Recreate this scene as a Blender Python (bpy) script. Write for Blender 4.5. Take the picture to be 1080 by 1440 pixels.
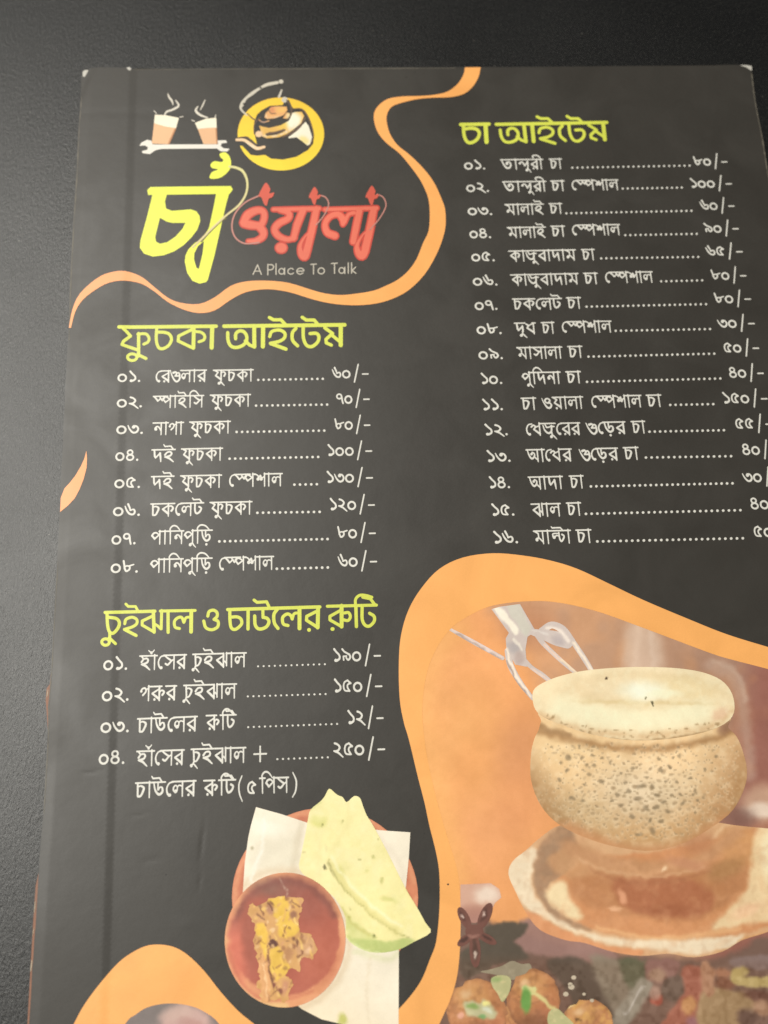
import bpy, math, numpy as np
from mathutils import Vector, Matrix
from mathutils.geometry import delaunay_2d_cdt

for o in list(bpy.data.objects):
    bpy.data.objects.remove(o)
SC = bpy.context.scene
COL = SC.collection

# ------------------------------------------------------------------ camera
F, CX, CY, DIST = 1082.0, 540.0, 720.0, 0.27       # focal length in photo pixels, centre, metres to the card
def nrm(v): return v / np.linalg.norm(v)
ym = nrm(np.array([-170.0, 4120.0, -F]))
xm = np.array([28460.0, 740.0, -F]); xm = nrm(xm - ym * xm.dot(ym))
zm = np.cross(xm, ym)
R = np.array([xm, ym, zm])                          # camera axes -> world axes
CAM = -R @ np.array([0, 0, -DIST])
cd = bpy.data.cameras.new('camera'); cam = bpy.data.objects.new('camera', cd); COL.objects.link(cam)
M = Matrix.Identity(4)
for i in range(3):
    for j in range(3): M[i][j] = R[i, j]
    M[i][3] = CAM[i]
cam.matrix_world = M
cd.sensor_fit = 'HORIZONTAL'; cd.sensor_width = 36; cd.lens = 36 * F / 1080
cd.clip_start = 0.01; cd.clip_end = 50
cd.dof.use_dof = True; cd.dof.focus_distance = DIST * 0.965; cd.dof.aperture_fstop = 8.5
SC.camera = cam

# ------------------------------------------------------------------ light
SC.view_settings.view_transform = 'Standard'; SC.view_settings.look = 'None'
SC.view_settings.gamma = 1.0; SC.view_settings.exposure = 0.0
W = bpy.data.worlds.new('World'); SC.world = W; W.use_nodes = True
W.node_tree.nodes['Background'].inputs[0].default_value = (0.92, 0.95, 1.0, 1)
W.node_tree.nodes['Background'].inputs[1].default_value = 0.07
def area(name, loc, target, size, sy, power, col):
    l = bpy.data.lights.new(name, 'AREA'); l.shape = 'RECTANGLE'; l.size = size; l.size_y = sy
    l.energy = power; l.color = col
    o = bpy.data.objects.new(name, l); COL.objects.link(o); o.location = loc
    o.rotation_euler = (Vector(target) - Vector(loc)).to_track_quat('-Z', 'Y').to_euler()
    return o
# the window hangs where the table's gloss mirrors it into the left side of the picture
area('window_light', (-0.72, 0.27, 1.18), (-0.12, 0.07, 0.0), 1.45, 0.6, 28.0, (1.0, 0.97, 0.895))
area('fill_light', (0.8, -1.35, 0.95), (0.05, -0.02, 0.0), 0.9, 0.6, 3.0, (1.0, 0.96, 0.89))  # unseen fill lamp, added for diffuse light, low to stay out of the gloss

# ------------------------------------------------------------------ the card's surface
CZ = 0.0011                                         # height of the card's top face above the table
def smooth(a, b, x):
    t = np.clip((x - a) / (b - a), 0, 1); return t * t * (3 - 2 * t)
EDGE_Y = np.array([60, 97, 136, 191, 240, 320, 400, 478, 544, 622, 700, 790, 900, 945, 985, 1050, 1144, 1207, 1290, 1360, 1440, 1560.])
EDGE_X = np.array([117, 115, 113, 109, 107, 102, 98, 95.5, 91.5, 88.5, 84.6, 80, 73.5, 71, 67.8, 65.5, 60, 55, 50, 45, 40.5, 34.])
def vnoise(x, y, s, seed=0):
    x = np.asarray(x, float) / s; y = np.asarray(y, float) / s
    xi = np.floor(x).astype(np.int64); yi = np.floor(y).astype(np.int64); fx = x - xi; fy = y - yi
    fx = fx * fx * (3 - 2 * fx); fy = fy * fy * (3 - 2 * fy)
    def h(a, b):
        n = (a * 374761393 + b * 668265263 + seed * 1442695041) & 0xffffffff
        n = ((n ^ (n >> 13)) * 1274126177) & 0xffffffff
        return ((n ^ (n >> 16)) & 0xffff) / 65535.0
    return (h(xi, yi) * (1 - fx) + h(xi + 1, yi) * fx) * (1 - fy) + (h(xi, yi + 1) * (1 - fx) + h(xi + 1, yi + 1) * fx) * fy
def relief(x, y):
    """height of the worn, slightly wavy card above its flat level, metres, at photo pixel x, y"""
    e = x - np.interp(y, EDGE_Y, EDGE_X)
    z = -0.00030 * (1 - smooth(-2, 16, e))                         # rounded left edge
    c = x - (187 - (y - 97) * 0.0305)                              # long fold
    z = z - 0.00020 * np.clip((c + 5) / 11.0, 0, 1) * (1 - 0.8 * smooth(8, 130, c))  # valley wall faces away from the window
    z = z + 0.00012 * np.sin(x / 210.0 + y / 470.0) + 0.00008 * np.sin(y / 260.0 - x / 500.0)
    z = z + 0.00003 * (vnoise(x, y, 90, 3) - .5) + 0.000012 * (vnoise(x, y, 33, 5) - .5)
    z = z - 0.00003 * np.exp(-((y - 157 - x * 0.01) / 5.0) ** 2) * (1 - smooth(150, 420, x))   # faint cross fold
    cut = (113 - x) * 0.70 + (124 - y) * 0.36 + 9                   # bent lower-left of the top left corner
    z = z - 0.00022 * smooth(0, 9, cut)
    for dx, dy, sx, sy, dz in ((128, 1086, 14, 3.2, -7e-5), (284, 1185, 3.4, 26, -6e-5), (281, 1240, 3, 12, -5e-5), (196, 1146, 12, 3, -3.5e-5), (212, 1210, 12, 5, -4e-5), (262, 1300, 16, 10, 4e-5), (1005, 160, 4, 60, 3e-5), (150, 690, 30, 14, 5e-5), (640, 560, 50, 30, -6e-5), (880, 300, 60, 26, 5e-5), (480, 1000, 40, 22, 5e-5)):
        z = z + dz * np.exp(-((x - dx + (y - dy) * .12) / sx) ** 2 - ((y - dy + (x - dx) * .15) / sy) ** 2)
    b = (x - 1000) * 0.55 - (y - 95)
    z = z + 0.00025 * smooth(0, 22, b)                             # lifted corner
    return z
def unproj(x, y, z):
    x = np.asarray(x, float); y = np.asarray(y, float)
    d = np.stack([x - CX, CY - y, np.full_like(x, -F)], -1) @ R.T
    t = (z - CAM[2]) / d[..., 2]
    return CAM + d * t[..., None]
def on_card(x, y, off=0.0):
    x = np.asarray(x, float); y = np.asarray(y, float)
    p = unproj(x, y, CZ); p[..., 2] = CZ + off + relief(x, y)
    return p
def card_normals(x, y):
    a = on_card(x + 1.0, y) - on_card(x - 1.0, y); b = on_card(x, y - 1.0) - on_card(x, y + 1.0)
    n = np.cross(a, b); return n / np.linalg.norm(n, axis=-1, keepdims=True)

# ------------------------------------------------------------------ helpers for flat shapes (photo pixels)
def winding(px, py, poly):
    w = np.zeros(len(px), int)
    q = np.asarray(poly, float); r = np.roll(q, -1, 0)
    for (x0, y0), (x1, y1) in zip(q, r):
        up = (y0 <= py) & (y1 > py); dn = (y0 > py) & (y1 <= py)
        s = (x1 - x0) * (py - y0) - (px - x0) * (y1 - y0)
        w += (up & (s > 0)).astype(int) - (dn & (s < 0)).astype(int)
    return w != 0
def inside(px, py, pos, neg=()):
    k = np.zeros(len(px), bool)
    for p in pos:
        q = np.asarray(p); m = (px >= q[:, 0].min()) & (px <= q[:, 0].max()) & (py >= q[:, 1].min()) & (py <= q[:, 1].max()) & ~k
        if m.any(): i = np.nonzero(m)[0]; k[i] |= winding(px[i], py[i], q)
    for p in neg: k &= ~winding(px, py, p)
    return k
def densify(p, step=6.0):
    p = np.asarray(p, float); q = np.roll(p, -1, 0); out = []
    for a, b in zip(p, q):
        n = max(1, int(np.hypot(*(b - a)) / step)); out += [a + (b - a) * k / n for k in range(n)]
    return np.array(out)
def triangulate(pos, neg=(), grid=0):
    pos = [densify(p) for p in pos]; neg = [densify(p, 12) for p in neg]
    vs, es = [], []
    for p in list(pos) + list(neg):
        b = len(vs); n = len(p)
        vs += [(float(a), float(c)) for a, c in p]; es += [(b + i, b + (i + 1) % n) for i in range(n)]
    if grid:
        q = np.concatenate([np.asarray(p, float) for p in pos])
        gx, gy = np.meshgrid(np.arange(q[:, 0].min() + grid * .37, q[:, 0].max(), grid), np.arange(q[:, 1].min() + grid * .41, q[:, 1].max(), grid))
        gx = gx.copy(); gx[1::2] += grid * .5
        gx = gx.ravel(); gy = gy.ravel()
        k = inside(gx, gy, pos, neg); vs += list(zip(gx[k].tolist(), gy[k].tolist()))
    r = delaunay_2d_cdt([Vector(v) for v in vs], es, [], 0, 1e-5)
    V = np.array([(v.x, v.y) for v in r[0]]); T = np.array([t for t in r[2] if len(t) == 3])
    c = V[T].mean(1); T = T[inside(c[:, 0], c[:, 1], pos, neg)]
    u, inv = np.unique(T, return_inverse=True)
    V = V[u]; T = inv.reshape(-1, 3)
    a = V[T]; ar = (a[:, 1, 0] - a[:, 0, 0]) * (a[:, 2, 1] - a[:, 0, 1]) - (a[:, 2, 0] - a[:, 0, 0]) * (a[:, 1, 1] - a[:, 0, 1])
    T = T[np.abs(ar) > 1e-7]; ar = ar[np.abs(ar) > 1e-7]
    T[ar > 0] = T[ar > 0][:, ::-1]                                  # y is down, so this faces up
    return V, T
def catmull(P, closed=False, n=6):
    P = np.asarray(P, float)
    if len(P) < 3 and not closed: return P
    if closed: Q = np.concatenate([P[-1:], P, P[:2]])
    else: Q = np.concatenate([2 * P[:1] - P[1:2], P, 2 * P[-1:] - P[-2:-1]])
    out = []
    for i in range(1, len(Q) - 2):
        for k in range(n):
            t = k / n; a, b, c, d = Q[i - 1:i + 3]
            out.append(.5 * (2 * b + (c - a) * t + (2 * a - 5 * b + 4 * c - d) * t * t + (3 * b - a - 3 * c + d) * t ** 3))
    if not closed: out.append(P[-1])
    return np.array(out)
def ellipse(cx, cy, rx, ry, n=16, rot=0):
    t = np.arange(n) * 2 * math.pi / n; c, s = math.cos(rot), math.sin(rot)
    x, y = rx * np.cos(t), ry * np.sin(t)
    return np.stack([cx + x * c - y * s, cy + x * s + y * c], -1)
def band(P):
    """outline of one stroke: P = rows of x, y, width"""
    P = np.asarray(P, float); d = np.gradient(P[:, :2], axis=0); d /= np.linalg.norm(d, axis=1, keepdims=True) + 1e-9
    nn = np.stack([-d[:, 1], d[:, 0]], -1) * P[:, 2:3] / 2
    def cap(p, v, w, s):
        a0 = math.atan2(v[1], v[0]); return [p + np.array([math.cos(a0 + s * t), math.sin(a0 + s * t)]) * w / 2 for t in (.52, 1.05, 1.57, 2.09, 2.62)]
    L = P[:, :2] + nn; Rr = P[:, :2] - nn
    return np.array(list(L) + cap(P[-1, :2], nn[-1], P[-1, 2], -1) + list(Rr[::-1]) + cap(P[0, :2], -nn[0], P[0, 2], -1))
def fillw(pts, w=None):
    out = []
    for p in pts:
        if len(p) == 3: w = p[2]
        out.append((p[0], p[1], w))
    return out
def C(w, *pts): return [band(catmull(fillw(pts, w), n=5))]
def L(w, *pts):
    P = fillw(pts, w); out = []
    for a, b in zip(P[:-1], P[1:]): out.append(band([a, b]))
    return out
def ring_stroke(cx, cy, rx, ry, w, n=18):
    P = [(cx + rx * math.cos(t), cy + ry * math.sin(t), w) for t in np.linspace(0, 2 * math.pi, n)]
    h = len(P) // 2
    return [band(P[:h + 1]), band(P[h:])]
def mapped(polys, ox, oy, z, zy=None):
    zy = zy or z
    return [np.stack([ox + p[:, 0] / z, oy + p[:, 1] / zy], -1) for p in polys]
def P_(pts, smooth_it=False):
    return catmull(pts, True, 4) if smooth_it else np.asarray(pts, float)

# ------------------------------------------------------------------ materials
def srgb(c):
    c = np.asarray(c, float) / 255.0
    return np.where(c <= .04045, c / 12.92, ((c + .055) / 1.055) ** 2.4)
def node_mat(name):
    m = bpy.data.materials.new(name); m.use_nodes = True
    nt = m.node_tree; return m, nt, nt.nodes['Principled BSDF']
def print_material(name, color=None, rough=0.47, weave=True):
    """ink on coated card: flat colour (or the print's own colours), fine screen grain, soft gloss"""
    m, nt, b = node_mat(name); N = nt.nodes; K = nt.links
    geo = N.new('ShaderNodeNewGeometry')
    g = N.new('ShaderNodeTexNoise'); g.inputs['Scale'].default_value = 2600; g.inputs['Detail'].default_value = 2
    K.new(geo.outputs['Position'], g.inputs['Vector'])
    g2 = N.new('ShaderNodeTexNoise'); g2.inputs['Scale'].default_value = 45; g2.inputs['Detail'].default_value = 6; g2.inputs['Distortion'].default_value = .8
    K.new(geo.outputs['Position'], g2.inputs['Vector'])
    if color is None:
        a = N.new('ShaderNodeAttribute'); a.attribute_name = 'ink'; src = a.outputs['Color']
    else:
        c = N.new('ShaderNodeRGB'); c.outputs[0].default_value = (*srgb(color), 1); src = c.outputs[0]
    mp = N.new('ShaderNodeMapRange'); K.new(g.outputs['Fac'], mp.inputs[0])
    mp.inputs[1].default_value = .3; mp.inputs[2].default_value = .7; mp.inputs[3].default_value = .90 if color else .965; mp.inputs[4].default_value = 1.08 if color else 1.02
    mp2 = N.new('ShaderNodeMapRange'); K.new(g2.outputs['Fac'], mp2.inputs[0])
    mp2.inputs[1].default_value = .3; mp2.inputs[2].default_value = .7; mp2.inputs[3].default_value = .93; mp2.inputs[4].default_value = 1.06
    mu = N.new('ShaderNodeMath'); mu.operation = 'MULTIPLY'; K.new(mp.outputs[0], mu.inputs[0]); K.new(mp2.outputs[0], mu.inputs[1])
    mx = N.new('ShaderNodeVectorMath'); mx.operation = 'SCALE'; K.new(src, mx.inputs[0]); K.new(mu.outputs[0], mx.inputs['Scale'])
    K.new(mx.outputs[0], b.inputs['Base Color'])
    # surface: long smudges change the gloss, small dents change the light
    r = N.new('ShaderNodeMapRange'); K.new(g2.outputs['Fac'], r.inputs[0])
    r.inputs[1].default_value = .3; r.inputs[2].default_value = .7; r.inputs[3].default_value = rough - .045; r.inputs[4].default_value = rough + .055
    K.new(r.outputs[0], b.inputs['Roughness'])
    g3 = N.new('ShaderNodeTexNoise'); g3.inputs['Scale'].default_value = 160; g3.inputs['Detail'].default_value = 5; g3.inputs['Roughness'].default_value = .6
    K.new(geo.outputs['Position'], g3.inputs['Vector'])
    bp = N.new('ShaderNodeBump'); bp.inputs['Strength'].default_value = .5; bp.inputs['Distance'].default_value = .00012
    K.new(g3.outputs['Fac'], bp.inputs['Height'])
    K.new(bp.outputs[0], b.inputs['Normal'])
    b.inputs['Specular IOR Level'].default_value = .63
    return m
M_CARD = print_material('black_card_print', (56, 52.5, 47))
M_TEXT = print_material('white_ink', (226, 223, 213))
M_HEAD = print_material('lime_ink', (217, 223, 84))
M_ORNG = print_material('orange_ink', (252, 166, 78))
M_PICT = print_material('picture_ink')
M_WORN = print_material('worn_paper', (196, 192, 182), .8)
M_EDGE = print_material('paper_edge', (66, 62, 56), .8)  # card sides coloured dark to imitate the contact shadow at the edge
M_LEAF = print_material('under_leaf', (146, 100, 76), .6)

def ink_object(name, pos, mat, layer, parent, neg=(), grid=0, paint=None, label=None):
    V, T = triangulate(pos, neg, grid)
    x, y = V[:, 0], V[:, 1]
    me = bpy.data.meshes.new(name)
    me.from_pydata(on_card(x, y, layer * 0.00004).tolist(), [], T.tolist())
    me.polygons.foreach_set('use_smooth', [True] * len(T))
    if paint is not None:
        col = np.clip(srgb(np.clip(paint(x, y), 0, 255)), 0, 1)
        ca = me.color_attributes.new('ink', 'FLOAT_COLOR', 'POINT')
        ca.data.foreach_set('color', np.concatenate([col, np.ones((len(x), 1))], 1).astype(np.float32).ravel())
    me.normals_split_custom_set_from_vertices(card_normals(x, y).tolist())
    me.materials.append(mat)
    o = bpy.data.objects.new(name, me); COL.objects.link(o); o.parent = parent
    if label: o['label'] = label
    return o

# painting: base colour plus soft layers, all in photo pixels
def seg_dist(x, y, poly, closed=True):
    q = np.asarray(poly, float); r = np.roll(q, -1, 0)
    if not closed: q, r = q[:-1], r[:-1]
    d = np.full(len(x), 1e9)
    for (x0, y0), (x1, y1) in zip(q, r):
        dx, dy = x1 - x0, y1 - y0; t = np.clip(((x - x0) * dx + (y - y0) * dy) / (dx * dx + dy * dy + 1e-9), 0, 1)
        d = np.minimum(d, np.hypot(x - x0 - t * dx, y - y0 - t * dy))
    return d
def painter(base, layers, grain=6, seed=1, gain=1.02):
    def f(x, y):
        c = np.tile(np.asarray(base, float), (len(x), 1))
        jx = x + (vnoise(x, y, 9, seed + 7) - .5) * 4 + (vnoise(x, y, 4, seed + 17) - .5) * 1.5; jy = y + (vnoise(x, y, 9, seed + 8) - .5) * 4 + (vnoise(x, y, 4, seed + 18) - .5) * 1.5
        for l in layers:
            k = l[0]
            if k == 'e':      # ellipse: cx cy rx ry rot colour alpha soft(0..1)
                _, cx, cy, rx, ry, rot, col, al, so = l
                cr, sr = math.cos(rot), math.sin(rot); u = (jx - cx) * cr + (jy - cy) * sr; v = -(jx - cx) * sr + (jy - cy) * cr
                a = al * (1 - smooth(1 - so, 1 + so * .6, np.hypot(u / rx, v / ry)))
            elif k == 'p':    # polygon: pts colour alpha soft(px)
                _, pts, col, al, so = l
                pts = catmull(pts, True, 3); d = seg_dist(jx, jy, pts); d = np.where(winding(jx, jy, pts), d, -d)
                a = al * smooth(-so, so, d)
            elif k == 'l':    # line: pts width colour alpha soft(px)
                _, pts, w, col, al, so = l
                d = seg_dist(jx, jy, catmull(pts, False, 4), False); a = al * (1 - smooth(w / 2 - so, w / 2 + so, d))
            elif k == 'n':    # noise: size colour amount
                _, s, col, al = l
                a = al * smooth(.45, .8, vnoise(x, y, s, seed + int(s * 10)) * .6 + vnoise(x, y, s * .45, seed + 99) * .4)
            elif k == 'g':    # gradient: x0 y0 x1 y1 colour alpha
                _, x0, y0, x1, y1, col, al = l
                t = ((x - x0) * (x1 - x0) + (y - y0) * (y1 - y0)) / ((x1 - x0) ** 2 + (y1 - y0) ** 2); a = al * smooth(0, 1, t)
            c = c * (1 - a[:, None]) + np.asarray(col, float) * a[:, None]
        c = 128 + (c - 128) * gain; g_ = c.mean(1, keepdims=True); c = g_ + (c - g_) * .92
        c += grain * ((vnoise(x, y, 5, seed) - .5) + (vnoise(x, y, 14, seed + 1) - .5))[:, None]
        return c
    return f

# ------------------------------------------------------------------ table
me = bpy.data.meshes.new('tabletop')
s = 1.2
me.from_pydata([(-s, -s, 0), (s, -s, 0), (s, s, 0), (-s, s, 0), (-s, -s, -.03), (s, -s, -.03), (s, s, -.03), (-s, s, -.03)], [],
               [(0, 1, 2, 3), (7, 6, 5, 4), (0, 4, 5, 1), (1, 5, 6, 2), (2, 6, 7, 3), (3, 7, 4, 0)])
tab = bpy.data.objects.new('tabletop', me); COL.objects.link(tab); tab['kind'] = 'structure'
m, nt, b = node_mat('grained_black_laminate'); N = nt.nodes; K = nt.links
geo = N.new('ShaderNodeNewGeometry')
mpn = N.new('ShaderNodeMapping'); K.new(geo.outputs['Position'], mpn.inputs['Vector']); mpn.inputs['Rotation'].default_value = (0, 0, math.radians(-25)); mpn.inputs['Scale'].default_value = (1.5, .85, 1)
n1 = N.new('ShaderNodeTexNoise'); n1.inputs['Scale'].default_value = 1450; n1.inputs['Detail'].default_value = 4; n1.inputs['Roughness'].default_value = .7; K.new(mpn.outputs[0], n1.inputs['Vector'])
n2 = N.new('ShaderNodeTexNoise'); n2.inputs['Scale'].default_value = 640; n2.inputs['Detail'].default_value = 3; K.new(mpn.outputs[0], n2.inputs['Vector'])
ad = N.new('ShaderNodeMath'); ad.operation = 'ADD'; K.new(n1.outputs['Fac'], ad.inputs[0]); K.new(n2.outputs['Fac'], ad.inputs[1])
bp = N.new('ShaderNodeBump'); bp.inputs['Strength'].default_value = .95; bp.inputs['Distance'].default_value = .00013; K.new(ad.outputs[0], bp.inputs['Height'])
K.new(bp.outputs[0], b.inputs['Normal'])
cr = N.new('ShaderNodeValToRGB'); K.new(n1.outputs['Fac'], cr.inputs[0])
cr.color_ramp.elements[0].position = .54; cr.color_ramp.elements[0].color = (.002, .002, .0017, 1)
cr.color_ramp.elements[1].position = .74; cr.color_ramp.elements[1].color = (.075, .072, .062, 1)
dn = N.new('ShaderNodeTexVoronoi'); dn.inputs['Scale'].default_value = 260; K.new(geo.outputs['Position'], dn.inputs['Vector'])
dm = N.new('ShaderNodeMapRange'); K.new(dn.outputs['Distance'], dm.inputs[0]); dm.inputs[1].default_value = .045; dm.inputs[2].default_value = .065; dm.inputs[3].default_value = 1; dm.inputs[4].default_value = 0
dc = N.new('ShaderNodeSeparateColor'); K.new(dn.outputs['Color'], dc.inputs[0])
dg = N.new('ShaderNodeMath'); dg.operation = 'GREATER_THAN'; K.new(dc.outputs[0], dg.inputs[0]); dg.inputs[1].default_value = .86
dk = N.new('ShaderNodeMath'); dk.operation = 'MULTIPLY'; K.new(dm.outputs[0], dk.inputs[0]); K.new(dg.outputs[0], dk.inputs[1])
dx_ = N.new('ShaderNodeMix'); dx_.data_type = 'RGBA'; K.new(dk.outputs[0], dx_.inputs[0]); K.new(cr.outputs[0], dx_.inputs[6]); dx_.inputs[7].default_value = (.16, .15, .13, 1)   # dust
sm = N.new('ShaderNodeTexNoise'); sm.inputs['Scale'].default_value = 16; sm.inputs['Detail'].default_value = 5; sm.inputs['Distortion'].default_value = .6; K.new(geo.outputs['Position'], sm.inputs['Vector'])
sr = N.new('ShaderNodeMapRange'); K.new(sm.outputs['Fac'], sr.inputs[0]); sr.inputs[1].default_value = .3; sr.inputs[2].default_value = .7; sr.inputs[3].default_value = .34; sr.inputs[4].default_value = .41; K.new(sr.outputs[0], b.inputs['Roughness'])
K.new(dx_.outputs[2], b.inputs['Base Color']); b.inputs['Roughness'].default_value = .42; b.inputs['Specular IOR Level'].default_value = .74
tab.data.materials.append(m)

# ------------------------------------------------------------------ the menu
menu = bpy.data.objects.new('menu_card', None); COL.objects.link(menu)
menu['label'] = 'black printed tea house menu card with orange ribbons lying on the dark grained table'
menu['category'] = 'menu'

LEFT = [(x, y) for x, y in zip(EDGE_X, EDGE_Y)][2:]
wob = np.random.default_rng(8)
LEFT = [(np.interp(t, EDGE_Y, EDGE_X) + wob.uniform(-.5, .5), t) for t in np.arange(136, 1560, 22.0)]
TOP = [(122, 97), (128, 95.5), (140, 94.6), (180, 95.5), (183, 96.5), (250, 97), (380, 95.8), (500, 94.5), (700, 93.8), (900, 92), (1040, 91), (1057, 92.5)]
RIGHT = [(1058.5, 110), (1064, 147), (1072.5, 190), (1077, 218), (1084, 260), (1110, 420), (1160, 720), (1215, 1060), (1290, 1560)]
OUT = np.array(TOP + RIGHT + LEFT[::-1] + [(113.5, 108)])
def card_slab(name, outline, z0, mat_top, mat_side, bottom, follow=True):
    V, T = triangulate([outline], (), 4 if follow else 12)
    x, y = V[:, 0], V[:, 1]
    top = on_card(x, y) if follow else unproj(x, y, z0)
    if not follow: top[:, 2] = z0
    n = len(V); o2 = np.asarray(outline)
    st = on_card(o2[:, 0], o2[:, 1]) if follow else unproj(o2[:, 0], o2[:, 1], z0)
    sb = st.copy(); sb[:, 2] = bottom; k = len(o2)
    verts = np.concatenate([top, st, sb]); faces = T.tolist()
    for i in range(k): j = (i + 1) % k; faces.append((n + i, n + k + i, n + k + j, n + j))
    me = bpy.data.meshes.new(name); me.from_pydata(verts.tolist(), [], faces)
    me.materials.append(mat_top); me.materials.append(mat_side)
    me.polygons.foreach_set('material_index', [0] * len(T) + [1] * k)
    me.polygons.foreach_set('use_smooth', [True] * len(T) + [False] * k)
    if follow: me.normals_split_custom_set_from_vertices(np.concatenate([card_normals(x, y), np.zeros((2 * k, 3))]).tolist())
    o = bpy.data.objects.new(name, me); COL.objects.link(o); o.parent = menu
    return o
card_slab('card_sheet', OUT, CZ, M_CARD, M_EDGE, 0.00045)
LEAF = np.array([(135, 97.5), (700, 96), (1055, 95), (1075, 225), (1200, 1060), (1280, 1560), (33, 1560), (38.6, 1440), (40.8, 1400), (43.6, 1350), (46.8, 1295), (50.2, 1245), (54.5, 1226), (64, 1180), (68, 1040), (65.5, 1000), (64.2, 985), (65.6, 968), (70, 962), (84, 800), (96, 620), (112, 300), (120, 130)])
card_slab('back_leaf', LEAF, 0.00044, M_LEAF, M_EDGE, 0.00002, follow=False)['label'] = 'orange brown rear leaf peeping out along the left edge'

# worn white corners
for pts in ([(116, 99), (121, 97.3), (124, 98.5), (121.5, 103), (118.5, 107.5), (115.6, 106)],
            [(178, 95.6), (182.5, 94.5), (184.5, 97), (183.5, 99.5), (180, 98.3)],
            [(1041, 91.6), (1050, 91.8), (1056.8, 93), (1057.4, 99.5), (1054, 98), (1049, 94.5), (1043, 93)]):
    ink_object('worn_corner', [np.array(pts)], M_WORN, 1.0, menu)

M_HILITE = print_material('edge_highlight', (104, 98, 86), .6)  # painted edge highlight: paler strips imitate light catching the card's edges
def highlight_strip(pts, w0, w1, seed):
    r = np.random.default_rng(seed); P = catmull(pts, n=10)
    ink_object('edge_highlight', [band([(x, y, w0 + (w1 - w0) * r.random() ** 2) for x, y in P])], M_HILITE, 1.0, menu)
highlight_strip([(1057.0, 104), (1063, 147), (1071.4, 190), (1076, 218), (1082.6, 260), (1100, 362)], .7, 2.2, 1)
highlight_strip([(x + 1.6, y) for x, y in zip(EDGE_X[2:8], EDGE_Y[2:8])], .5, 2.4, 2)
highlight_strip([(x + 1.4, y) for x, y in zip(EDGE_X[11:17], EDGE_Y[11:17])], .5, 2.2, 3)
highlight_strip([(190, 97.6), (420, 97), (640, 95.6)], .3, 1.0, 4)
M_PALE = print_material('bare_paper', (190, 174, 150), .8)
for x, y, l_, w in ((48.9, 1275, 16, 1.4), (44.0, 1358, 15, 1.8), (46.8, 1310, 9, 1.0), (66.8, 975, 10, 1.6)):
    V_ = densify(band([(x + .8, y - l_ / 2, w * .5), (x, y, w), (x - .8, y + l_ / 2, w * .5)]))
    P3 = unproj(V_[:, 0], V_[:, 1], 0.00052); P3[:, 2] = 0.00052
    me_ = bpy.data.meshes.new('bare_paper'); me_.from_pydata(P3.tolist(), [], [list(range(len(V_)))[::-1]]); me_.materials.append(M_PALE)
    o_s = bpy.data.objects.new('bare_paper', me_); COL.objects.link(o_s); o_s.parent = menu
# ink specks and dust
for x, y, r_s in ((630, 1243.6, 1.6), (853, 957, 0), (232, 1230, 1.6), (571, 108, 1.4), (583, 101, 1.2), (1006, 880, 1.3), (596, 1172, .9)):
    if r_s: ink_object('ink_speck', [ellipse(x, y, r_s, r_s * .8, 7)], M_CARD, 3.2, menu)

# ------------------------------------------------------------------ ribbons
RA = catmull([(96.7, 461), (102, 435), (113, 413), (135.6, 392.6), (154, 384), (176, 381.5), (198.5, 389), (217, 403.7), (235.6, 418.5), (254, 426), (280, 427.8), (302, 418.5), (324.4, 402.5), (346.7, 396), (376, 395), (406, 398), (435.6, 407), (457.8, 413), (480, 415), (500.7, 413), (524.8, 409), (543, 401.7), (560, 393), (574.8, 380), (586, 363.7), (595, 341.5), (602.6, 324.8), (604.4, 300.7), (602.5, 280), (597, 265), (589, 250), (574, 230), (561, 215), (544.4, 202), (533, 189), (526.9, 174.4), (526, 159.6), (532.4, 148.5), (546, 139), (566.7, 135.6), (589, 135), (611, 133.2), (629.6, 128.5), (644.4, 117), (652, 104), (653.7, 94.6)], n=3).tolist() + \
     catmull([(676, 94.4), (673, 107.8), (664.8, 121.7), (652, 132), (633, 136.5), (611, 137.2), (589, 139), (566.7, 144), (552, 149.4), (545.4, 157.8), (543.5, 169), (548, 187.4), (559, 204), (574, 216), (589, 230), (603.7, 246.7), (613, 261.5), (619.5, 276), (625.7, 293), (626.7, 315.6), (623, 334), (613.7, 358), (597, 386), (574.8, 408), (552.6, 420), (530, 426.7), (504.4, 429.4), (478.5, 428.5), (457.8, 425.5), (435.6, 420), (406, 411), (376, 407), (346.7, 411), (324.4, 422), (302, 437), (280, 440.7), (257.8, 435.5), (235.6, 424.5), (217, 410), (198.5, 399), (176, 395), (154, 398), (135.6, 407.4), (117, 422), (106, 439), (100, 461)], n=3).tolist()
def ribbon_paint(x, y):
    c = np.tile(np.array([252., 177, 98]), (len(x), 1))
    pale = 1 - smooth(150, 520, x)
    c = c + pale[:, None] * np.array([0, -8, 10.]); return c
ink_object('printed_ribbon', [np.array(RA)], M_PICT, 2, menu, grid=7, paint=ribbon_paint, label='long thin orange ribbon winding under the logo')
RL = P_([(121.8, 634), (122.8, 645), (122.2, 658), (118, 674), (112, 689), (105.5, 701), (96, 711), (84.4, 720), (85.3, 700), (90.6, 687), (98, 679.5), (106, 669.5), (114, 656), (119, 645)])
ink_object('printed_ribbon', [RL], M_PICT, 2, menu, grid=7, paint=ribbon_paint, label='short orange ribbon end at the left edge')
RBo = catmull([(470, 1500), (535, 1441), (562, 1418), (590, 1383), (605, 1348), (613.6, 1323), (618, 1276), (617.8, 1229), (613, 1198), (604, 1162), (597, 1129), (587, 1090), (575, 1040), (567.8, 1015.6), (562, 982), (560.8, 932), (564, 893), (574.7, 857), (592.8, 826.7), (617.8, 800), (651, 784), (692.8, 778), (734, 781), (773, 788), (812, 800), (857.8, 821.5), (905, 844), (968.9, 871), (1021.7, 892), (1080, 910), (1112, 919)], n=4).tolist()
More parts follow.
